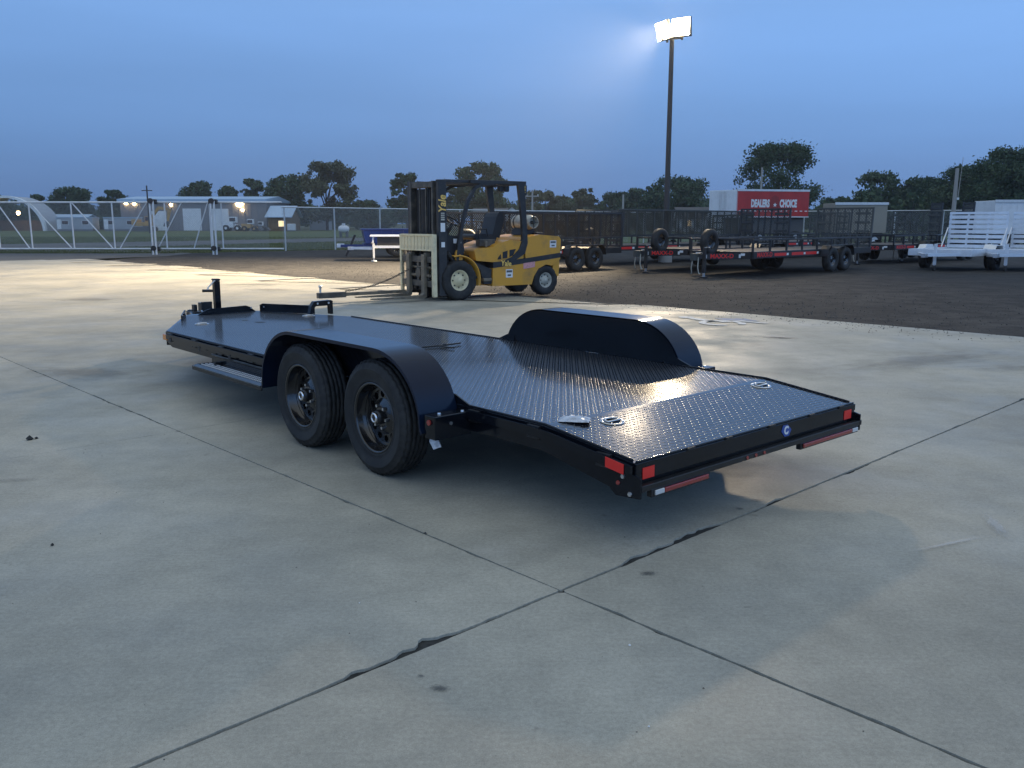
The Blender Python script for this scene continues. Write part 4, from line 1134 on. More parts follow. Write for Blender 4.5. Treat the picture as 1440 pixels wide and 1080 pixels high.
def fence_run(p0, p1, label, first_off=1.6, spacing=3.05, h=2.45, z0=-.04):
    d = Vector((p1[0] - p0[0], p1[1] - p0[1])); L_ = d.length
    f = thing('chain_link_fence', label, 'fence', (p0[0], p0[1], 0), math.atan2(d.y, d.x), 'chain link fence runs round the yard')
    G().tube([(0, 0, h), (L_, 0, h)], .034, 8).obj('top_rail', M['galv'], f)
    first = None; x = first_off
    while x < L_:
        if first is None:
            first = G().cyl((0, .05, -.06), (0, .05, h + .03), .046, .046, 8).obj('fence_post', M['galv'], f, loc=(x, 0, 0))
        else: copy_part(first, f, (x, 0, 0))
        x += spacing
    chain_link('wire_mesh', 0, L_, z0 + .05, h, f)
fence_run((-13.2, 50.6), (9.8, 74.0), 'grey chain link fence stretch from the gate to behind the forklift', .2, 3.4)
fence_run((9.9, 74.0), (42, 58), 'grey chain link fence stretch behind the white aluminium trailers on the right', 1.2, 3.2)
gt = thing('sliding_gate', 'long galvanised sliding gate with diagonal braces and chain link, left of the yard', 'gate', (-26.2, 44.0, 0))
GL, GZ0, GZ1 = 14.75, .28, 2.56
def gx(px): return (px - 720) / 1219 * 44.0 + 26.2
vs_px = [9, 54, 112, 168.5, 241, 303, 319]
G().tube([(-.5, 0, GZ1), (GL, 0, GZ1)], .044, 8).obj('top_rail', M['galv'], gt)
G().tube([(-.5, 0, GZ0), (GL, 0, GZ0)], .040, 8).obj('bottom_rail', M['galv'], gt)
for px in vs_px: G().cyl((gx(px), 0, GZ0), (gx(px), 0, GZ1), .040, .040, 8).obj('upright', M['galv'], gt)
for a, b in ((10, 50), (55, 109), (113, 166), (217, 175), (265, 228), (301, 278)):
    G().cyl((gx(a), 0, GZ1), (gx(b), 0, GZ0), .032, .032, 8).obj('diagonal_brace', M['galv'], gt)
chain_link('wire_mesh', -.4, GL - .7, GZ0, GZ1, gt)
for px, lab in ((222, 'thick white gate roller post with black rollers, left one of the pair'), (306, 'thick white gate roller post with black rollers, right one of the pair')):
    x = (px - 720) / 1219 * 43.5
    p = thing('gate_post', lab, 'post', (x, 43.55, 0), 0, 'roller posts of the sliding gate')
    for dx in (-.06, .10): G().cyl((dx, 0, 0), (dx, 0, 2.62), .05, .05, 10).obj('pipe', M['galv'], p)
    for z in (.30, 2.60):
        rl = G().box(-.20, .22, .05, .28, z - .13, z + .10).obj('roller_bracket', M['satin_black'], p, bevel=.03)
        G().cyl((.0, -.09, z + .02), (.0, .04, z + .02), .13, .13, 16).obj('roller', M['satin_black'], rl)

# ================================================================== yard trailers
AX = R(44)                                        # all parked alike, tongues towards the camera
def small_wheel(parent, x, y, r=.385, w=.24, s=1):
    o = node('wheel', parent, (x, y, r), (0, R(rnd.uniform(0, 40)), 0 if s > 0 else PI))
    if 'tyre' not in small_wheel.__dict__:
        h = w / 2; rim = .20
        small_wheel.tyre = G().lathe([(rim, -h * .7), (rim + .02, -h * .92), (r - .07, -h), (r - .02, -h * .88), (r, -h * .7), (r, h * .7), (r - .02, h * .88), (r - .07, h), (rim + .02, h * .92), (rim, h * .7)], 36, 'y').obj('tyre', M['tyre'], o)
        g = G(); g.lathe([(rim + .002, h * .72), (rim - .02, h * .74), (rim - .03, h * .3), (rim * .55, h * .2), (rim * .4, h * .45), (0, h * .48)], 28, 'y')
        small_wheel.rim = g.obj('rim', M['rim_black'], o)
        for k in range(8):
            t = 2 * PI * k / 8; G().cyl((.115 * math.cos(t), h * .18, .115 * math.sin(t)), (.115 * math.cos(t), h * .4, .115 * math.sin(t)), .013, .012, 6, smooth=False).obj('lug_nut', M['zinc'], small_wheel.rim)
    else:
        copy_part(small_wheel.tyre, o); copy_part(small_wheel.rim, o)
    return o
def spare(parent, x, y, z, r=.385):
    g = G(); h = .11; rim = .2
    g.lathe([(rim, -h * .7), (rim + .02, -h * .92), (r - .06, -h), (r, -h * .7), (r, h * .7), (r - .06, h), (rim + .02, h * .92), (rim, h * .7)], 32, 'y')
    o = g.obj('spare_tyre', M['tyre'], parent, loc=(x, y, z))
    G().lathe([(rim, .06), (rim - .03, .03), (.08, .02), (0, .04)], 24, 'y').obj('rim', M['rim_black'], o)
def jack_stand(parent, x, y, ztop, m='dark_metal', wheel=False):
    o = G().box(x - .04, x + .04, y - .04, y + .04, .12 if not wheel else .2, ztop).obj('jack', M[m], parent)
    G().box(x - .025, x + .025, y - .025, y + .025, .02, .2).obj('jack_leg', M['zinc'], o)
    if wheel: G().cyl((x, y - .03, .09), (x, y + .03, .09), .09, .09, 14).obj('jack_wheel', M['tyre'], o)
    else: G().cyl((x, y, -.02), (x, y, .02), .12, .12, 12).obj('foot_plate', M[m], o)
    G().tube([(x, y, ztop), (x, y + .15, ztop + .02), (x + .1, y + .2, ztop + .02)], .012, 6).obj('crank', M['zinc'], o)
def rail_trailer(label, front, L_=8.0, W_=2.1, m='dark_metal', deckz=.72, railz=1.08, axle=4.46, high=0.0, gate=True, gate_h=1.35, ramps=False, letters=None, spare_y=None, chains=True, bed=None, gm=None, tongue=1.25, posts=8):
    """front = ground point under the centre of the deck's front edge; local +x forward, +y the near side"""
    T = thing('yard_trailer', label, 'trailer', (front[0], front[1], 0), AX + PI, 'black trailers parked in rows on the gravel')
    mm = M[m]; h = W_ / 2
    g = G()
    for s in (1, -1): g.box(-L_, 0, s * h - .04, s * h + .04, deckz - .20, deckz)
    g.box(-.06, .06, -h + .04, h - .04, deckz - .20, deckz); g.box(-L_ - .02, -L_ + .08, -h + .04, h - .04, deckz - .2, deckz)
    for k in range(1, 8): g.box(-L_ * k / 8 - .03, -L_ * k / 8 + .03, -h + .04, h - .04, deckz - .14, deckz - .05)
    g.obj('frame', mm, T, bevel=.006)
    n = 10
    first = None; pw = (W_ - .1) / n
    for k in range(n):
        if first is None: first = G().box(-L_ + .09, -.07, 0, pw - .012, deckz - .045, deckz - .004).obj('plank', bed or M['wood'], T, loc=(0, -h + .05, 0))
        else: copy_part(first, T, (0, -h + .05 + k * pw, 0))
    g = G(); g.bar((-.1, h * .7, deckz - .13), (tongue, .06, deckz - .13), .08, .14); g.bar((-.1, -h * .7, deckz - .13), (tongue, -.06, deckz - .13), .08, .14); g.obj('tongue', mm, T)
    G().box(tongue - .12, tongue + .22, -.07, .07, deckz - .24, deckz - .04).obj('coupler', M['mesh_grey'], T, bevel=.01)
    jack_stand(T, tongue - .12, .18, deckz + .12)
    if chains:
        for s in (1, -1):
            G().tube([(tongue + .05, s * .09, deckz - .15), (tongue + .09, s * .11, deckz - .45), (tongue + .05, s * .12, .12), (tongue + .02, s * .15, .10)], .018, 6).obj('safety_chain', M['tank'], T)
    for s in (1, -1):
        G().box(-L_, .03, s * h - .035, s * h + .035, railz - .05, railz + .0).obj('top_rail', mm, T, bevel=.005)
        first = None
        for k in range(posts + 1):
            x = -L_ * k / posts - (.0 if k else -.0) + (.03 if k == posts else 0)
            if first is None: first = G().box(-.025, .025, -.025, .025, deckz, railz - .05).obj('post', mm, T, loc=(x, s * h, 0))
            else: copy_part(first, T, (x, s * h, 0))
        for q in (.0, .92):
            small_wheel(T, -axle - q, s * (h + .17), s=s)
        # fender
        g = G(); n = 16; vs = []
        pl = [(-axle + .48, .50), (-axle + .44, .72), (-axle + .30, .84), (-axle - 1.22, .84), (-axle - 1.36, .72), (-axle - 1.40, .50)]
        ya, yb = sorted((s * (h + .05), s * (h + .32)))
        for i in range(len(pl) - 1):
            (xa, za), (xb, zb) = pl[i], pl[i + 1]
            d = Vector((xb - xa, zb - za)).normalized(); nx, nz2 = d.y * .012, -d.x * .012
            g.ext([(xa, za), (xb, zb), (xb - nx, zb - nz2), (xa - nx, za - nz2)], 'y', ya, yb)
        g.obj('fender', mm, T)
        if high:
            g = G(); g.box(-L_, 0, s * h - .03, s * h + .03, railz + high - .05, railz + high); k = max(8, int(L_ / .52))
            for i in range(k + 1): g.box(-L_ * i / k - .02, -L_ * i / k + .02, s * h - .02, s * h + .02, railz, railz + high - .05)
            sp_ = g.obj('high_side', gm or mm, T)
            w = chain_link('side_mesh', -L_, 0, railz, railz + high - .04, sp_, .085, .0095, 'mesh_grey'); w.location = (0, s * h, 0)
            w.data.materials[0] = gm or mm
    for x in (0, -L_): G().box(x - .03, x + .03, -h + .03, h - .03, railz - .05, railz).obj('end_rail', mm, T) if x == 0 else None
    # red and white conspicuity tape along the near side
    for k, x in enumerate((-.45, -1.5, -2.55, -3.4)):
        G().box(x - .36, x + .36, h + .041, h + .044, deckz - .15, deckz - .06).obj('reflective_tape', M['red_tape'], T)
        G().box(x - .50, x - .38, h + .041, h + .044, deckz - .14, deckz - .07).obj('white_tape', M['white_sticker'], T)
    for k, y in enumerate((-.7, .7)): G().box(.062, .066, y - .14, y + .14, deckz - .12, deckz - .05).obj('white_tape', M['white_sticker'], T)
    if letters:
        G().box(-1.15, -.02, h + .045, h + .047, deckz - .19, deckz - .01).obj('name_panel', mm, T)
        text(letters, .19, M['red_tape'], T, (-.60, h + .050, deckz - .10), (PI / 2, 0, PI), .001, .004, 1.15)
        # the same name on the near beam of the tongue
        pa, pb = Vector((-.1, h * .7)), Vector((tongue, .06)); dd = (pb - pa).normalized(); nn = Vector((-dd.y, dd.x)); ph = math.atan2(nn.x, nn.y)
        tp = node('tongue_panel', T, ((pa.x + pb.x) / 2 + nn.x * .043, (pa.y + pb.y) / 2 + nn.y * .043, deckz - .13), (0, 0, -ph))
        G().box(-.66, .62, 0, .003, -.085, .085).obj('panel', mm, tp)
        text(letters, .17, M['red_tape'], tp, (.02, .0065, 0), (PI / 2, 0, PI), .001, .004, 1.15)
        for xx in (-.58, .56): G().box(xx - .05, xx + .05, .0035, .006, -.05, .05).obj('white_tape', M['white_sticker'], tp)
    for y in (-.8, .8): G().box(-L_ - .05, -L_ - .022, y - .12, y + .12, deckz - .16, deckz - .07).obj('tail_lamp', M['red_lens'], T)
    if spare_y is not None: spare(T, .32, spare_y, railz - .10)
    if gate:
        gmm = gm or mm
        gt_ = node('rear_gate', T, (-L_ - .06, 0, deckz), (0, R(-4), 0))
        g = G(); g.box(-.03, .03, -h, -h + .06, 0, gate_h); g.box(-.03, .03, h - .06, h, 0, gate_h); g.box(-.03, .03, -h + .06, h - .06, gate_h - .06, gate_h); g.box(-.03, .03, -h + .06, h - .06, 0, .06)
        g.obj('gate_frame', gmm, gt_)
        for k in range(1, 8):
            y = -h + W_ * k / 8; G().box(-.02, .02, y - .022, y + .022, .06, gate_h - .06).obj('gate_bar', gmm, gt_)
        for yy in (-h + .36, h - .36):
            for k in range(4): G().box(.024, .058, yy - .26, yy + .26, .18 + k * .31, .26 + k * .31).obj('gate_rung', gmm, gt_)
        w = chain_link('gate_mesh', -h + .06, h - .06, .06, gate_h - .06, gt_, .10, .0075, 'mesh_grey'); w.rotation_euler = (0, 0, PI / 2); w.location = (-.026, 0, 0)
    if ramps:
        for y in (-.68, .68):
            rp = node('stand_up_ramp', T, (-L_ - .06, y, deckz), (0, R(-5), 0))
            g = G(); g.box(-.04, .04, -.26, -.20, 0, 1.75); g.box(-.04, .04, .20, .26, 0, 1.75); g.obj('ramp_rail', mm, rp)
            for k in range(9): G().box(-.03, .03, -.20, .20, .05 + k * .2, .12 + k * .2).obj('ramp_rung', mm, rp)
            w = chain_link('ramp_mesh', -.2, .2, .05, 1.72, rp, .06, .012, 'mesh_grey'); w.rotation_euler = (0, 0, PI / 2)
    return T
YX = Vector((math.cos(AX), math.sin(AX)))
rail_trailer('nearest black yard trailer, with low rails and a tall grey rear gate', (6.19, 25.95), L_=7.7, axle=4.46, letters='MAXX-D', spare_y=-.2, gm=M['mesh_grey'], gate_h=1.36)
rail_trailer('black flatbed trailer with black ladder-style rear gate, behind the nearest railed one', (4.95, 28.75), L_=6.2, letters='MAXX-D', spare_y=.1, gate_h=1.36, axle=3.9)
rail_trailer('black utility trailer with high mesh sides, right behind the forklift', (-1.35, 26.9), L_=6.1, axle=3.55, high=.80, gate=True, gate_h=1.2, chains=False, spare_y=.3, gm=M['dark_metal'])
rail_trailer('grey-black mesh sided trailer standing behind the lamp post', (3.2, 33.4), L_=9.3, axle=5.4, high=.98, gate=True, gate_h=1.2, chains=False, spare_y=0, gm=M['mesh_grey'])
rail_trailer('long black trailer with mesh gate, in the back row left of the red box trailer', (-1.2, 36.5), L_=6.2, axle=3.7, high=.55, gate=True, gate_h=1.2, chains=False, spare_y=.4)
rail_trailer('black trailer with ladder gate, parked end to end behind the nearest railed one', (13.9, 34.4), L_=4.6, axle=2.6, letters='MAXX-D', gate_h=1.35, gm=M['mesh_grey'], posts=5)
rail_trailer('black equipment trailer with two stand-up ramps, left of the white slatted gates', (16.6, 36.6), L_=4.2, axle=2.4, gate=False, ramps=True, posts=5)
rail_trailer('black trailer in the back row behind the ladder gate trailer', (11.6, 40.2), L_=6.0, axle=3.5, gate=True, posts=6, gm=M['mesh_grey'], chains=False)

def alum_trailer(label, front, L_, gate_rot=-2):
    T = thing('aluminium_trailer', label, 'trailer', (front[0], front[1], 0), AX + PI, 'bare aluminium trailers at the right of the yard')
    W_ = 1.95; h = W_ / 2; dzk = .62
    g = G()
    for s in (1, -1): g.box(-L_, 0, s * h - .03, s * h + .03, dzk - .16, dzk + .06)
    g.box(0, .06, -h - .03, h + .03, dzk - .16, dzk + .06); g.box(-L_ - .05, -L_, -h - .03, h + .03, dzk - .16, dzk + .02)
    g.obj('frame', M['alum'], T, bevel=.006)
    n = 9; pw = (W_ - .08) / n; first = None
    for k in range(n):
        if first is None: first = G().box(-L_ + .01, -.01, 0, pw - .008, dzk - .04, dzk).obj('plank', M['alum'], T, loc=(0, -h + .04, 0))
        else: copy_part(first, T, (0, -h + .04 + k * pw, 0))
    g = G(); g.bar((0, h * .7, dzk - .1), (1.2, .05, dzk - .1), .07, .10); g.bar((0, -h * .7, dzk - .1), (1.2, -.05, dzk - .1), .07, .10); g.obj('tongue', M['alum'], T)
    G().box(1.1, 1.4, -.06, .06, dzk - .18, dzk - .04).obj('coupler', M['zinc'], T, bevel=.01)
    jack_stand(T, .75, .14, dzk + .25, 'alum', True)
    for s in (1, -1):
        small_wheel(T, -L_ * .55, s * (h + .15), .33, .2, s)
        pl = [(-L_ * .55 + .45, .42), (-L_ * .55 + .42, .66), (-L_ * .55 + .28, .80), (-L_ * .55 - .28, .80), (-L_ * .55 - .42, .66), (-L_ * .55 - .45, .42)]
        g = G(); ya, yb = sorted((s * (h + .035), s * (h + .28)))
        for (xa, za), (xb, zb) in zip(pl[:-1], pl[1:]):
            d = Vector((xb - xa, zb - za)).normalized(); g.ext([(xa, za), (xb, zb), (xb - d.y * .012, zb + d.x * .012), (xa - d.y * .012, za + d.x * .012)], 'y', ya, yb)
        g.ext(pl, 'y', *sorted((s * (h + .033), s * (h + .036)))); g.obj('fender', M['alum'], T)
    gt_ = node('rear_gate', T, (-L_ - .06, 0, dzk + .03), (0, R(gate_rot), 0))
    H = 1.22
    for y in (-h + .03, -.34, .34, h - .03): G().box(-.03, .03, y - .03, y + .03, 0, H).obj('gate_post', M['alum'], gt_)
    first = None
    for k in range(7):
        z = .01 + k * .172
        if first is None: first = G().box(.031, .055, -h, h, 0, .115).obj('gate_slat', M['alum'], gt_, loc=(0, 0, z))
        else: copy_part(first, gt_, (0, 0, z))
    G().box(.031, .055, -h, h, 1.20, 1.28).obj('gate_top', M['alum'], gt_)
    for s in (1, -1): G().bar((-L_ + .5, s * h, dzk + .08), (-L_ - .02, s * (h + .01), dzk + .75), .03, .05).obj('gate_strut', M['alum'], T)
    return T
alum_trailer('white aluminium trailer with upright slatted gate, left one of the two', (14.2, 29.1), 3.3)
alum_trailer('white aluminium trailer with upright slatted gate, cut by the right edge', (16.35, 28.8), 3.3)

# blue tipper and grey flat trailer far behind the forklift
T = thing('dump_trailer', 'blue dump trailer body with black tongue jack, behind the forklift mast', 'trailer', (-6.9, 41.2, 0), R(180 + 12))
g = G(); g.ext([(-.0, .62), (-3.0, .62), (-3.0, 1.22), (.12, 1.22)], 'y', -1.0, 1.0); g.obj('body', M['blue_paint'], T, bevel=.02)
G().box(-3.05, .18, -1.04, 1.04, 1.221, 1.29).obj('top_rim', M['blue_paint'], T, bevel=.01)
for k in range(6): G().box(-.3 - k * .5, -.22 - k * .5, 1.001, 1.05, .64, 1.215).obj('side_rib', M['blue_paint'], T)
g = G(); g.box(-3, .1, -.9, .9, .46, .61); g.bar((0, .7, .5), (1.1, .05, .5), .1, .12); g.bar((0, -.7, .5), (1.1, -.05, .5), .1, .12); g.obj('frame', M['blue_paint'], T)
for q in (-1.4, -2.3):
    for s in (1, -1): small_wheel(T, q, s * 1.15, s=s)
G().bar((.9, .1, .02), (.45, .1, 1.0), .10, .10).obj('tongue_jack', M['dark_metal'], T)
G().box(.95, 1.3, -.08, .08, .42, .6).obj('coupler', M['alum'], T, bevel=.01)
T = thing('flatbed_trailer', 'small grey flat trailer with silver edge and post jack, in front of the blue one', 'trailer', (-5.9, 37.2, 0), R(180 + 8))
G().box(-3, .1, -.95, .95, .98, 1.05).obj('deck', M['alum'], T, bevel=.01)
g = G(); g.box(-2.9, 0, -.9, .9, .52, .62); g.box(-.06, .0, -.9, .9, .62, .98); g.bar((0, .6, .5), (.9, .05, .5), .08, .1); g.bar((0, -.6, .5), (.9, -.05, .5), .08, .1); g.obj('frame', M['alum'], T)
G().box(-2.6, -.2, -.85, .85, .625, .96).obj('tool_box', M['dark_metal'], T, bevel=.02)
for s in (1, -1): small_wheel(T, -1.6, s * 1.05, s=s)
jack_stand(T, -.05, .97, .72, 'galv'); G().box(.8, 1.05, -.09, .09, .42, .56).obj('coupler', M['zinc'], T, bevel=.01)

# red and white box trailer
def PX(px, D): return (px - 720) / 1219 * D
T = thing('box_trailer', 'red box trailer with white lettering and white rear doors, standing beyond the black trailers', 'trailer', (PX(1030, 62), 62, 0), 0)
LB = PX(1135, 63.5) - PX(1035, 62)
bt = node('box_body', T, (0, 0, 0), (0, 0, R(14)))
LB = 5.65
G().box(.2, LB - .2, .3, 2.2, .8, 1.94).obj('chassis', M['machine_grey'], bt)
for k in range(14): G().box(.15 + k * .4, .35 + k * .4, -.008, -.003, 2.36, 2.43).obj('white_tape', M['white_sticker'], bt)
G().box(0, LB, 0, 2.5, 1.95, 3.86).obj('body', M['red_paint'], bt)
G().box(.0, LB + .03, -.03, -.003, 3.76, 3.90).obj('top_trim', M['galv'], bt)
G().box(.0, LB + .03, -.03, -.003, 1.95, 2.03).obj('bottom_trim', M['galv'], bt)
nst = text('DEALERS', .70, M['white_sticker'], bt, (1.80, -.012, 2.90), (PI / 2, 0, 0), .003, .040, .52)
nst2 = text('CHOICE', .70, M['white_sticker'], bt, (4.00, -.012, 2.90), (PI / 2, 0, 0), .003, .040, .52)
g = G(); pts = []
for k in range(10):
    t = PI / 2 + k * PI / 5; rr = .17 if k % 2 == 0 else .07; pts.append((2.95 + rr * math.cos(t), 2.82 + rr * math.sin(t)))
g.ext(pts, 'y', -.0165, -.0125); g.obj('star', M['white_sticker'], bt)
mr_ = mat('dark_red_panel', (.28, .022, .02), .5)
g = G(); g.ext([(2.62, 2.4), (3.28, 2.4), (3.4, 2.9), (3.2, 3.35), (2.95, 3.5), (2.7, 3.35), (2.5, 2.9)], 'y', -.010, -.004); g.obj('emblem_patch', mr_, bt)
rw = node('rear_face', T, (-1.47, 1.97, 0), (0, 0, R(-53)))
for k in range(2):
    d = G().box(.0 + k * 1.22, 1.19 + k * 1.22, -.05, .0, 1.98, 3.80).obj('door', M['white_paint'], rw)
    for xx in (.95, 1.08): G().tube([(k * 1.22 + (xx if k == 0 else 1.22 - xx), -.07, 2.02), (k * 1.22 + (xx if k == 0 else 1.22 - xx), -.07, 3.76)], .018, 6).obj('lock_bar', M['galv'], d)
G().box(-.05, 2.47, .001, .3, 1.92, 3.86).obj('rear_frame', M['white_paint'], rw)
for x in (.9, 1.9, 4.8): 
    for y in (.2, 2.3): 
        w = node('wheel', bt, (x, y, .5)); G().lathe([(.25, -.14), (.5, -.13), (.5, .13), (.25, .14)], 20, 'y').obj('tyre', M['tyre'], w); G().lathe([(.25, -.13), (.1, -.05), (0, -.05)], 16, 'y').obj('rim', M['white_paint'], w)
# pale truck bodies further right
def box_body(label, px0, px1, D, ztop, m, name='box_truck', zb=.9, depth=2.4):
    x0, x1 = PX(px0, D), PX(px1, D)
    T = thing(name, label, 'truck', (x0, D, 0))
    G().box(0, x1 - x0, 0, depth, zb, ztop).obj('body', M[m], T, bevel=.03)
    G().box(-.04, x1 - x0 + .04, -.05, -.004, ztop - .12, ztop + .04).obj('top_trim', M['galv'], T)
    for k in range(int((x1 - x0) / .9)): G().box(.4 + k * .9, .46 + k * .9, -.03, -.003, zb + .05, ztop - .15).obj('side_post', M[m], T)
    for x in (.7, x1 - x0 - .7):
        for y in (.16, depth - .16):
            w = node('wheel', T, (x, y, .45)); G().lathe([(.22, -.13), (.45, -.12), (.45, .12), (.22, .13)], 20, 'y').obj('tyre', M['tyre'], w); G().lathe([(.22, -.12), (.1, -.05), (0, -.05)], 16, 'y').obj('rim', M['white_paint'], w)
    G().box(.1, x1 - x0 - .1, .3, depth - .3, .5, zb - .005).obj('chassis', M['machine_grey'], T)
    return T
box_body('long tan box trailer beyond the black ladder gates', 1166, 1238, 58, 2.85, 'tan_siding', 'cargo_trailer')
wt = box_body('white box trailer behind the slatted aluminium gates', 1386, 1460, 52, 2.86, 'white_paint', 'cargo_trailer')

# ================================================================== far buildings
def window(parent, x0, x1, z0, z1, y=-.03, glass='glass_dark', frame='white_paint'):
    f = G(); t = .06
    f.box(x0 - t, x1 + t, y, y + .027, z0 - t, z0); f.box(x0 - t, x1 + t, y, y + .027, z1, z1 + t); f.box(x0 - t, x0, y, y + .027, z0, z1); f.box(x1, x1 + t, y, y + .027, z0, z1)
    o = f.obj('window', M[frame], parent); G().box(x0, x1, y + .010, y + .02, z0, z1).obj('pane', M[glass], o); return o
def gable(label, px0, px1, D, wall_h, roof_h, wall, roof, name='house', wins=(), doors=(), depth=8, rot=0, eave=.4, cat='house', side_ridge=True, doorm='white_paint'):
    x0 = PX(px0, D); L_ = PX(px1, D) - x0
    T = thing(name, label, cat, (x0, D, 0), rot)
    if side_ridge:
        G().box(0, L_, 0, depth, 0, wall_h).obj('wall', M[wall], T)
        g = G(); e = eave
        g.add([(-e, -e, wall_h - .1), (L_ + e, -e, wall_h - .1), (L_ + e, depth / 2, roof_h), (-e, depth / 2, roof_h), (-e, depth + e, wall_h - .1), (L_ + e, depth + e, wall_h - .1),
               (-e, -e, wall_h + .05), (L_ + e, -e, wall_h + .05), (L_ + e, depth / 2, roof_h + .15), (-e, depth / 2, roof_h + .15), (-e, depth + e, wall_h + .05), (L_ + e, depth + e, wall_h + .05)],
              [(6, 7, 8, 9), (9, 8, 11, 10), (0, 1, 7, 6), (4, 10, 11, 5), (1, 2, 8, 7), (2, 5, 11, 8), (0, 6, 9, 3), (3, 9, 10, 4), (0, 3, 2, 1), (3, 4, 5, 2)])
        g.obj('roof', M[roof], T)
        G().ext([(.02, wall_h), (depth - .02, wall_h), (depth / 2, roof_h - .02)], 'x', .02, L_ - .02).obj('gable_wall', M[wall], T)
    else:
        G().ext([(0, 0), (L_, 0), (L_, wall_h), (L_ / 2, roof_h), (0, wall_h)], 'y', 0, depth).obj('wall', M[wall], T)
        g = G(); e = eave; t = .18
        g.ext([(-e, wall_h - e * .3 + .02), (L_ / 2, roof_h + .02), (L_ + e, wall_h - e * .3 + .02), (L_ + e, wall_h - e * .3 + t), (L_ / 2, roof_h + t), (-e, wall_h - e * .3 + t)], 'y', -e, depth + e); g.obj('roof', M[roof], T)
    for w in wins: window(T, *w)
    for (a, b, h) in doors: 
        d = G().box(a, b, -.06, -.004, .05, h).obj('door', M[doorm], T)
        if b - a > 2: 
            for k in range(1, 5): G().box(a + .05, b - .05, -.075, -.0605, h * k / 5 - .03, h * k / 5 + .03).obj('door_rib', M[doorm], d)
    return T
D = 185
s_ = D / 1219
# arched fabric shelter
T = thing('arched_shelter', 'white arched fabric shelter with open end, at the far left', 'shelter', (PX(20, D), D, 0))
n = 22; Ra, Hc = 8.2, 7.3
for dpt, nm in ((0, 'front'), (1, 'skin')):
    vs = []
    ya, yb = (0, .8) if nm == 'front' else (.81, 7)
    r0, r1 = (1.0, .935) if nm == 'front' else (.985, .975)
    for y in (ya, yb):
        for rr in (r0, r1):
            for i in range(n + 1):
                t = PI * i / n; vs.append((Ra * rr * math.cos(t), y, Hc * rr * math.sin(t)))
    m_ = n + 1; fs = []
    for i in range(n): fs += [(i, i + 1, m_ + i + 1, m_ + i), (2 * m_ + i + 1, 2 * m_ + i, 3 * m_ + i, 3 * m_ + i + 1), (i + 1, i, 2 * m_ + i, 2 * m_ + i + 1), (m_ + i, m_ + i + 1, 3 * m_ + i + 1, 3 * m_ + i)]
    G().add(vs, fs, False).obj('front_arch' if nm == 'front' else 'fabric_skin', M['white_paint'] if nm == 'front' else M['lt_siding'], T)
G().box(-7.4, 7.4, 6.6, 6.9, 0, 2.2).obj('back_wall', M['timber_wall'], T)
def wall_lamp(px, py, D, lab, r=.5, m='lens_wall', wall_y=None):
    z = 1.516 + (314.5 - py) / 1219 * D
    T = thing('wall_lamp', lab, 'lamp', (PX(px, D), D - .35, z), 0, 'lit lamps on the far buildings')
    G().box(-.25, .25, .05, .30, -.18, .18).obj('housing', M['housing'], T, bevel=.03)
    G().lathe([(0, -.16), (r * .6, -.12), (r, 0), (r * .6, .03), (0, .04)], 12, 'y').obj('lens', M[m], T)
wall_lamp(40, 300, D + 3, 'warm lamp glowing under the arched shelter', .40)
gable('pale blue-grey site hut with flat light roof between shelter and trailers', 72, 131, D + 6, 2.6, 3.4, 'blue_siding', 'metal_roof', 'site_hut', depth=6, cat='hut', eave=.2)
def office(label, px0, px1, D):
    x0 = PX(px0, D); L_ = PX(px1, D) - x0
    T = thing('site_office', label, 'office trailer', (x0, D, 0), 0, 'mobile site offices on the far grass')
    G().box(0, L_, 0, 3, .35, 2.75).obj('body', M['lt_siding'], T); G().box(-.1, L_ + .1, -.1, 3.1, 2.752, 2.88).obj('roof', M['metal_roof'], T)
    G().box(.1, L_ - .1, .1, 2.9, 0, .348).obj('skirting', M['grey_siding'], T)
    for f in (.24, .80): window(T, L_ * f - .65, L_ * f + .65, 1.35, 2.1)
    G().box(.15, .95, -.05, -.003, .4, 2.4).obj('door', M['white_paint'], T)
office('pale grey mobile office with two windows, left one of the pair', 90, 140, D)
office('pale grey mobile office with two windows, right one of the pair', 155, 201, D)
# big grey workshop
D2 = 192
x0 = PX(180, D2); LW = PX(381, D2) - x0
T = thing('workshop', 'long dark grey metal workshop with white roll-up doors and lit wall lamps', 'building', (x0, D2, 0))
G().box(0, LW, 0, 20, 0, 6.2).obj('wall', M['grey_siding'], T)
G().ext([(-.6, 6.2), (20.6, 6.2), (20.6, 6.6), (10, 7.6), (-.6, 6.75)], 'x', -.4, LW + .3).obj('roof', M['metal_roof'], T)
for k in range(24): G().box(LW * (k + .5) / 24 - .05, LW * (k + .5) / 24 + .05, -.06, -.003, 0, 6.15).obj('wall_rib', M['grey_siding'], T)
def at(px): return PX(px, D2) - x0
for a, b, zt in ((266, 291, 4.75), (306, 329, 4.7), (221, 243, 4.2)):
    d = G().box(at(a), at(b), -.16, -.062, .05, zt).obj('roll_up_door', M['white_paint'], T)
    for k in range(1, 7): G().box(at(a) + .05, at(b) - .05, -.19, -.161, zt * k / 7 - .03, zt * k / 7 + .03).obj('door_rib', M['white_paint'], d)
G().box(at(184), at(190), -.16, -.062, .05, 2.2).obj('door', M['white_paint'], T)
wall_lamp(345, 287, D2, 'bright warm wall lamp on the grey workshop right of its white doors', .75)
wall_lamp(349, 296, D2, 'small lamp just below the brightest workshop lamp', .30)
wall_lamp(251, 289, D2, 'small warm lamp on the workshop wall over the excavator', .30)
wall_lamp(189, 286, D2, 'warm lamp at the left end of the workshop wall, left of its neighbour', .42)
wall_lamp(200.5, 287, D2, 'warm lamp near the left end of the workshop wall, right of its neighbour', .36)
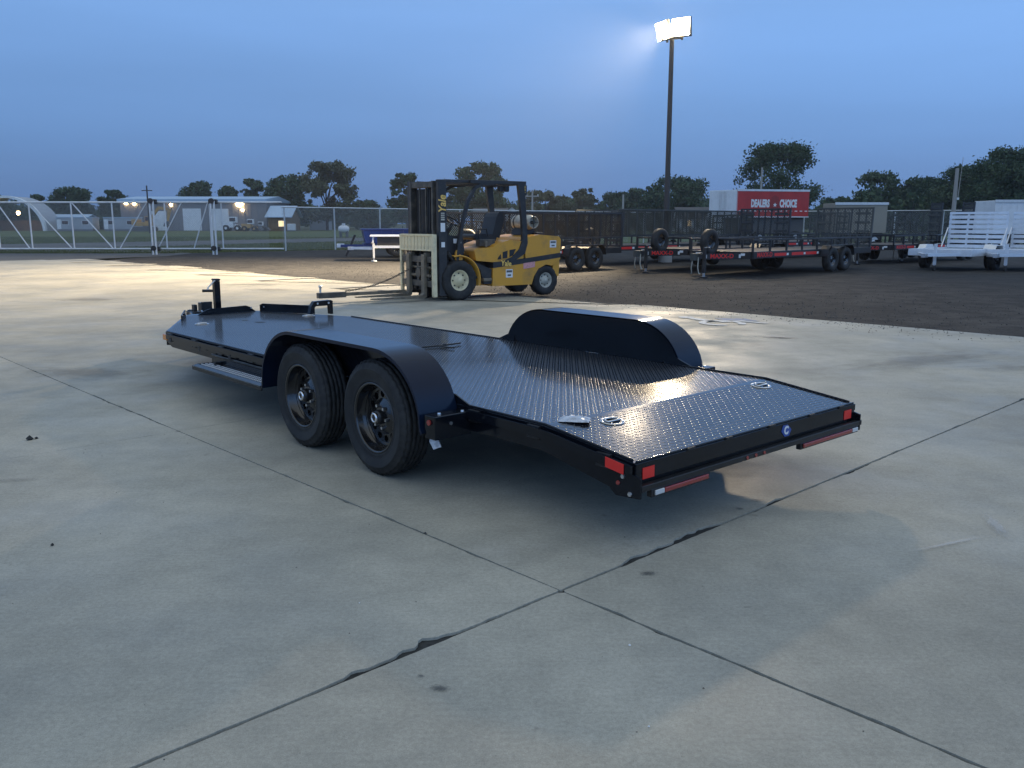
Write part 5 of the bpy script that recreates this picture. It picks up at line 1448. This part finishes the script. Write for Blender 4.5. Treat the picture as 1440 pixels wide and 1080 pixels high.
gable('brown timber hut with pale blue metal roof and a lit window', 383, 413, 188, 2.9, 5.2, 'timber_wall', 'metal_roof', 'timber_hut', wins=((2.2, 3.4, .95, 2.1, -.03, 'lit_glass'),), depth=9, cat='hut', eave=.6)
gable('small grey gabled shed among the trees', 440, 462, 215, 2.4, 3.9, 'lt_siding', 'dark_roof', 'shed', side_ridge=False, cat='shed')
gable('low white house with dark roof seen through the forklift cab', 668, 712, 170, 2.4, 4.4, 'white_paint', 'dark_roof', 'house', wins=((1.2, 2.2, 1, 2),))
gable('white gabled house with dark window, seen behind the forklift seat', 704, 736, 165, 2.6, 4.6, 'white_paint', 'dark_roof', 'house', wins=((2.6, 3.3, .9, 2.2),), side_ridge=False)
gable('long white house with lit windows left of the red box trailer', 952, 1012, 172, 2.5, 4.6, 'white_paint', 'dark_roof', 'house', wins=((1.3, 2.2, 1, 2.1, -.03, 'lit_glass'), (4.0, 4.9, 1, 2.1, -.03, 'lit_glass'), (6.4, 7.2, 1, 2.1)))
gable('white garage with gable end, right of the long lit house', 984, 1008, 160, 2.4, 4.2, 'white_paint', 'dark_roof', 'garage', side_ridge=False, cat='garage')
# tanks
def tank(px, D, ln, r, lab, horiz=True):
    T = thing('storage_tank', lab, 'tank', (PX(px, D), D, 0))
    z = r + .5
    if horiz:
        g = G(); g.lathe([(0, -ln / 2), (r * .6, -ln / 2 + .08), (r * .93, -ln / 2 + .3), (r, -ln / 2 + .5), (r, ln / 2 - .5), (r * .93, ln / 2 - .3), (r * .6, ln / 2 - .08), (0, ln / 2)], 20, 'x', (0, 0, z)); g.obj('vessel', M['tank_far'], T)
        for x in (-ln * .28, ln * .28): G().box(x - .12, x + .12, -r * .6, r * .6, 0, .75).obj('saddle', M['machine_grey'], T)
        G().cyl((0, 0, z + r - .02), (0, 0, z + r + .22), .2, .2, 12).obj('dome', M['tank_far'], T)
    else:
        G().box(-ln / 2, ln / 2, -.6, .6, .1, 2 * r).obj('vessel', M['tank_far'], T, bevel=.12); G().box(-ln / 2 - .05, ln / 2 + .05, -.65, .65, 0, .098).obj('base', M['machine_grey'], T)
        for x in (-ln / 4, 0, ln / 4): G().box(x - .03, x + .03, -.64, -.602, .15, 2 * r - .15).obj('cage_bar', M['galv'], T)
tank(487, 100, 1.3, .42, 'white propane tank lying beyond the fence, left of the blue dump trailer')
tank(415, 186, 1.6, .75, 'white caged liquid tank beside the brown timber hut', False)
# machines in front of the workshop
def excavator(px, D, lab, flip=1, s=1.0):
    T = thing('excavator', lab, 'excavator', (PX(px, D), D, 0)); T.scale = (flip * s, s, s)
    for y in (-1.2, 1.2):
        G().ext([(-2.0, .0), (2.0, .0), (2.3, .45), (2.0, .95), (-2.0, .95), (-2.3, .45)], 'y', y - .3, y + .3).obj('track', M['machine_grey'], T, bevel=.05)
    G().box(-2.0, 1.4, -1.3, 1.3, 1.1, 1.9).obj('body', M['excavator'], T, bevel=.1); G().box(-2.3, -1.1, -1.3, 1.3, 1.25, 2.5).obj('engine_cover', M['excavator'], T, bevel=.15)
    c = G().box(.0, 1.3, .1, 1.25, 1.9, 3.1).obj('cab', M['excavator'], T, bevel=.08); G().box(.15, 1.2, .05, .095, 2.2, 3.0).obj('pane', M['glass_dark'], c)
    g = G(); g.ext([(1.2, 1.8), (3.4, 4.6), (5.6, 4.3), (5.7, 4.8), (3.2, 5.2), (.8, 2.1)], 'y', -.5, -.1); g.obj('boom', M['excavator'], T)
    g = G(); g.ext([(5.3, 4.9), (6.0, 4.6), (5.2, 2.0), (4.9, 2.0)], 'y', -.45, -.15); g.obj('stick', M['excavator'], T)
    g = G(); g.ext([(4.7, 2.1), (5.4, 2.1), (5.5, 1.5), (4.9, .9), (4.2, 1.1)], 'y', -.8, .2); g.obj('bucket', M['machine_grey'], T)
excavator(212, 178, 'tan yellow excavator with raised boom in front of the grey workshop', 1, .95)
def loader(px, D, lab, m='excavator', s=1.0):
    T = thing('wheel_loader', lab, 'loader', (PX(px, D), D, 0)); T.scale = (s, s, s)
    for x in (-1.3, 1.3):
        for y in (-1, 1):
            w = node('wheel', T, (x, y, .7)); G().lathe([(.3, -.25), (.7, -.22), (.7, .22), (.3, .25)], 20, 'y').obj('tyre', M['tyre'], w); G().lathe([(.3, -.22), (0, -.15)], 16, 'y').obj('rim', M[m], w)
    G().box(-2.2, .3, -.8, .8, .8, 2.0).obj('body', M[m], T, bevel=.1); c = G().box(-.6, .9, -.75, .75, 1.9, 3.2).obj('cab', M['white_paint'], T, bevel=.08)
    G().box(-.5, .8, -.80, -.755, 2.2, 3.0).obj('pane', M['glass_dark'], c)
    G().bar((.6, -.5, 1.5), (2.6, -.5, .8), .2, .3).obj('lift_arm', M[m], T); G().ext([(2.4, .3), (3.3, .3), (3.2, .5), (2.6, 1.3), (2.4, 1.3)], 'y', -1.2, 1.2).obj('bucket', M['machine_grey'], T)
loader(334, 180, 'white-cabbed wheel loader parked by the workshop doors', 'white_paint', .9)
loader(358, 178, 'tan wheel loader parked near the bright workshop lamp', 'excavator', .75)
loader(372, 181, 'low grey loader at the right end of the workshop', 'machine_grey', .6)
# utility poles
def upole(px, D, ytop, lab, arm=True, mt='util_pole'):
    z = 1.516 + (314.5 - ytop) / 1219 * D
    T = thing('utility_pole', lab, 'pole', (PX(px, D), D, 0), 0, 'utility poles beyond the yard')
    G().cyl((0, 0, -.1), (0, 0, z), .17, .11, 10).obj('shaft', M[mt], T)
    if arm:
        G().box(-.9, .9, -.06, .06, z - .9, z - .75).obj('cross_arm', M[mt], T)
        for x in (-.75, 0, .75): G().cyl((x, 0, z - .75), (x, 0, z - .55), .06, .04, 8).obj('insulator', M['galv'], T)
upole(748, 120, 269, 'pale pole with cross arm right of the forklift guard'); upole(873, 110, 275, 'short pale pole left of the lamp post', False)
upole(1062, 115, 239, 'pale pole rising behind the red box trailer', False); upole(218.5, 150, 263, 'thin dark pole at the left gate post', True, 'pole')
p_ = upole(1329, 60, 240, 'tall pale pole before the dark trees on the right', False)
T = thing('antenna_mast', 'thin mast rising from the pale pole before the trees on the right', 'antenna', (PX(1331, 60), 60, 0)); G().cyl((0, -.22, 3.2), (.12, -.22, 5.9), .03, .012, 6).obj('whip', M['util_pole'], T); G().box(-.05, .08, -.25, -.17, 3.1, 3.25).obj('clamp', M['galv'], T)

# ================================================================== trees
def leaves(rng, lobes, n, size, flat=.75):
    w = np.array([l[3] ** 2 for l in lobes]); w = w / w.sum()
    idx = rng.choice(len(lobes), n, p=w); Lb = np.array(lobes)[idx]
    d = rng.normal(size=(n, 3)); d /= np.linalg.norm(d, axis=1)[:, None]
    rad = Lb[:, 3] * (rng.uniform(.15, 1.0, n) ** .6) * np.where(rng.uniform(0, 1, n) < .12, rng.uniform(1.1, 1.6, n), rng.uniform(.8, 1.2, n))
    c = Lb[:, :3] + d * rad[:, None] * np.array([1, 1, flat])
    a = rng.normal(size=(n, 3)); a /= np.linalg.norm(a, axis=1)[:, None]
    b = np.cross(a, rng.normal(size=(n, 3))); b /= np.linalg.norm(b, axis=1)[:, None]
    s = size * rng.uniform(.5, 1.3, n)[:, None]
    v = np.stack([c - a * s, c + b * s * .6, c + a * s, c - b * s * .6], 1)
    return v.reshape(-1, 3)
def leaf_obj(v, name, m, parent=None):
    n = len(v) // 4; me = bpy.data.meshes.new(name)
    me.vertices.add(4 * n); me.vertices.foreach_set('co', v.astype(np.float32).ravel())
    me.loops.add(4 * n); me.loops.foreach_set('vertex_index', np.arange(4 * n, dtype=np.int32))
    me.polygons.add(n); me.polygons.foreach_set('loop_start', np.arange(0, 4 * n, 4, dtype=np.int32))
    me.update(calc_edges=True); me.validate()
    me.materials.append(M[m]); o = bpy.data.objects.new(name, me); COL.objects.link(o)
    if parent: o.parent = parent
    return o
def tree(label, px0, px1, ytop, D, m='leaf_dark', seed=1, airy=0.0, trunk=.22, n=3800, lobes_n=22, leaf=None, lean=0):
    rng = np.random.default_rng(seed); xc = PX((px0 + px1) / 2, D); wd = PX(px1, D) - PX(px0, D); H = 1.516 + (314.5 - ytop) / 1219 * D
    T = thing('tree', label, 'tree', (xc, D, -.1), rng.uniform(0, 0.01), 'trees along the far edge of the site')
    zc0 = H * trunk; lobes = []
    lobes_n = int(lobes_n * (2.4 - .9 * airy))
    for k in range(lobes_n):
        t = rng.uniform(0, 1); z = zc0 + (H - zc0) * t
        prof = (1 - ((t - .38) / .66) ** 2 if t > .38 else 1 - ((.38 - t) / .60) ** 2)
        prof = max(.12, prof) ** .5
        an = rng.uniform(0, 2 * PI); rr = (rng.uniform(.0, 1) ** .42) * (wd / 2) * prof
        lr = min(wd, (H - zc0) * 1.2) * rng.choice([.06, .08, .11, .15, .18]) * (1 - .25 * airy)
        x = rr * math.cos(an); y = rr * math.sin(an) * .8
        x = max(-wd / 2 + lr * .6, min(wd / 2 - lr * .6, x)); z = min(z, H - lr * .7)
        lobes.append((x + lean * t, y, z, lr))
    for k in range(int(7 * (1 - airy))):
        t = .12 + .62 * k / 6; lobes.append((rng.uniform(-.22, .22) * wd, rng.uniform(-.1, .1) * wd, zc0 + (H - zc0) * t, min(wd * .27, (H - zc0) * .26)))
    lobes.append((lean * .9 + rng.uniform(-.1, .1) * wd, 0, H - wd * .12, wd * .13))
    v = leaves(rng, lobes, n, leaf or max(.2, D * .00165))
    leaf_obj(v, 'crown', m, T)
    tr = G(); r0 = max(.16, wd * .028); tr.tube([(0, 0, 0), (rng.uniform(-.1, .1), 0, zc0 * .6), (lean * .2, 0, zc0 + (H - zc0) * .2), (lean * .5 + rng.uniform(-.3, .3), 0, zc0 + (H - zc0) * .55)], [r0, r0 * .85, r0 * .65, r0 * .25], 8)
    to = tr.obj('trunk', M['bark'], T)
    for k in rng.choice(len(lobes), min(8, len(lobes)), replace=False):
        l = lobes[k]; z0 = min(l[2] - .2, zc0 * .75 + rng.uniform(0, .35) * (H - zc0))
        br_ = G().tube([(0, 0, z0), (l[0] * .4, l[1] * .4, z0 + (l[2] - z0) * .55), (l[0], l[1], l[2])], [r0 * .45, r0 * .3, r0 * .1], 5); br_.obj('limb', M['bark'], to)
    return T
TREES = [
 ('low rounded tree behind the arched shelter, first from the left edge', -8, 22, 273, 230, 'leaf_mid', .2), ('small bush-like tree right of the arched shelter roof', 50, 80, 275, 230, 'leaf_mid', .3),
 ('broad dark tree behind the left mobile office', 82, 145, 265, 220, 'leaf_dark', 0), ('round dark tree left of the workshop lamps', 152, 190, 269, 225, 'leaf_dark', .1),
 ('dense dark tree rising over the workshop roof', 262, 313, 258, 225, 'leaf_dark', 0), ('low tree over the workshop roof, right of the dense dark one', 312, 350, 264, 235, 'leaf_mid', .3),
 ('medium tree over the right half of the workshop roof', 344, 382, 254, 228, 'leaf_mid', .3), ('broad dark tree behind the brown timber hut', 376, 440, 247, 215, 'leaf_dark', 0),
 ('tall olive tree with gaps in its crown, tallest on the left half', 424, 505, 231, 205, 'leaf_olive', .9), ('low green tree right of the tall olive one', 492, 552, 283, 230, 'leaf_mid', .2),
 ('dark tree with bare lower trunk left of the forklift mast', 548, 602, 246, 180, 'leaf_dark', .5), ('tall tree behind the forklift cab roof', 640, 716, 232, 190, 'leaf_mid', .7),
 ('thin airy tree behind the forklift mast', 600, 650, 256, 210, 'leaf_mid', .6), ('airy tree right of the forklift guard', 734, 798, 269, 200, 'leaf_olive', .8),
 ('spindly tree left of the low row by the lamp post', 800, 838, 266, 215, 'leaf_olive', .7), ('dark rounded tree midway to the lamp post', 836, 890, 271, 225, 'leaf_dark', .1),
 ('tree with pointed top just left of the lamp post', 868, 918, 267, 220, 'leaf_mid', .3), ('large dark tree directly behind the lamp post', 902, 990, 251, 190, 'leaf_dark', .1),
 ('big broad tree towering over the red box trailer', 1027, 1140, 207, 140, 'leaf_dark', .35), ('small dark tree right of the red box trailer', 1138, 1190, 278, 170, 'leaf_dark', .1),
 ('rounded grey-green tree over the tan cargo trailer', 1192, 1262, 244, 150, 'leaf_mid', .2), ('dark tree left of the pale utility pole', 1240, 1322, 252, 150, 'leaf_dark', .1),
 ('tall dark tree behind the pale utility pole', 1300, 1375, 236, 130, 'leaf_dark', 0), ('very tall dark tree at the right edge', 1352, 1450, 210, 120, 'leaf_dark', 0), ('huge dark tree cut by the right edge', 1400, 1520, 205, 115, 'leaf_dark', 0),
 ('bushy dark tree low between the two trees at the right edge', 1290, 1345, 262, 128, 'leaf_mid', 0), ('wide low tree filling the gap behind the aluminium gates', 1330, 1420, 246, 126, 'leaf_dark', 0),
 ('wide low tree between the utility pole and the lamp post', 770, 850, 278, 230, 'leaf_mid', .1),
 ('shrubby tree in the gap right of the big broad tree', 1150, 1215, 283, 165, 'leaf_mid', .2),
]
for k, (lab, a, b, yt, D_, mm, airy) in enumerate(TREES):
    big = (b - a) > 75
    tree(lab, a, b, yt, D_, mm, 10 + k, airy, .20 if airy > .4 else .08, int((20000 if big else 11000) * (1 - .3 * airy)), 34 if big else 24)
# far wood that reads as one mass
rng = np.random.default_rng(99); lobes = []
for k in range(900):
    px = rng.uniform(-60, 1520); D_ = rng.uniform(245, 300); hz = rng.uniform(3.5, 7.5) + 1.6 * math.sin(px * .021) + .8 * math.sin(px * .077) + (1.5 if 480 < px < 1010 else 0)
    lobes.append((PX(px, D_), D_, max(1.2, hz * .7), rng.uniform(1.8, 3.2)))
    if px > 1180: lobes.append((PX(px, 150), 150 + rng.uniform(-6, 12), rng.uniform(.8, 5.5 + (px - 1180) * .014), rng.uniform(1.2, 2.6)))
v = leaves(rng, lobes, 120000, .5, .9)
o = leaf_obj(v, 'far_woods', 'leaf_dark'); o['kind'] = 'stuff'

# ================================================================== thin haze volume added to give the lamp a glow
hm = bpy.data.materials.new('lamp_glow_haze'); hm.use_nodes = True
ht = hm.node_tree; ht.nodes.clear()
ho = ht.nodes.new('ShaderNodeOutputMaterial'); hv = ht.nodes.new('ShaderNodeVolumePrincipled')
hv.inputs['Color'].default_value = (.82, .86, .92, 1); hv.inputs['Density'].default_value = .00032; hv.inputs['Anisotropy'].default_value = .5
ht.links.new(hv.outputs[0], ho.inputs['Volume'])
hz_ = G().box(-420, 420, -60, 420, -1.2, 22).obj('glow_haze', hm); hz_['kind'] = 'stuff'
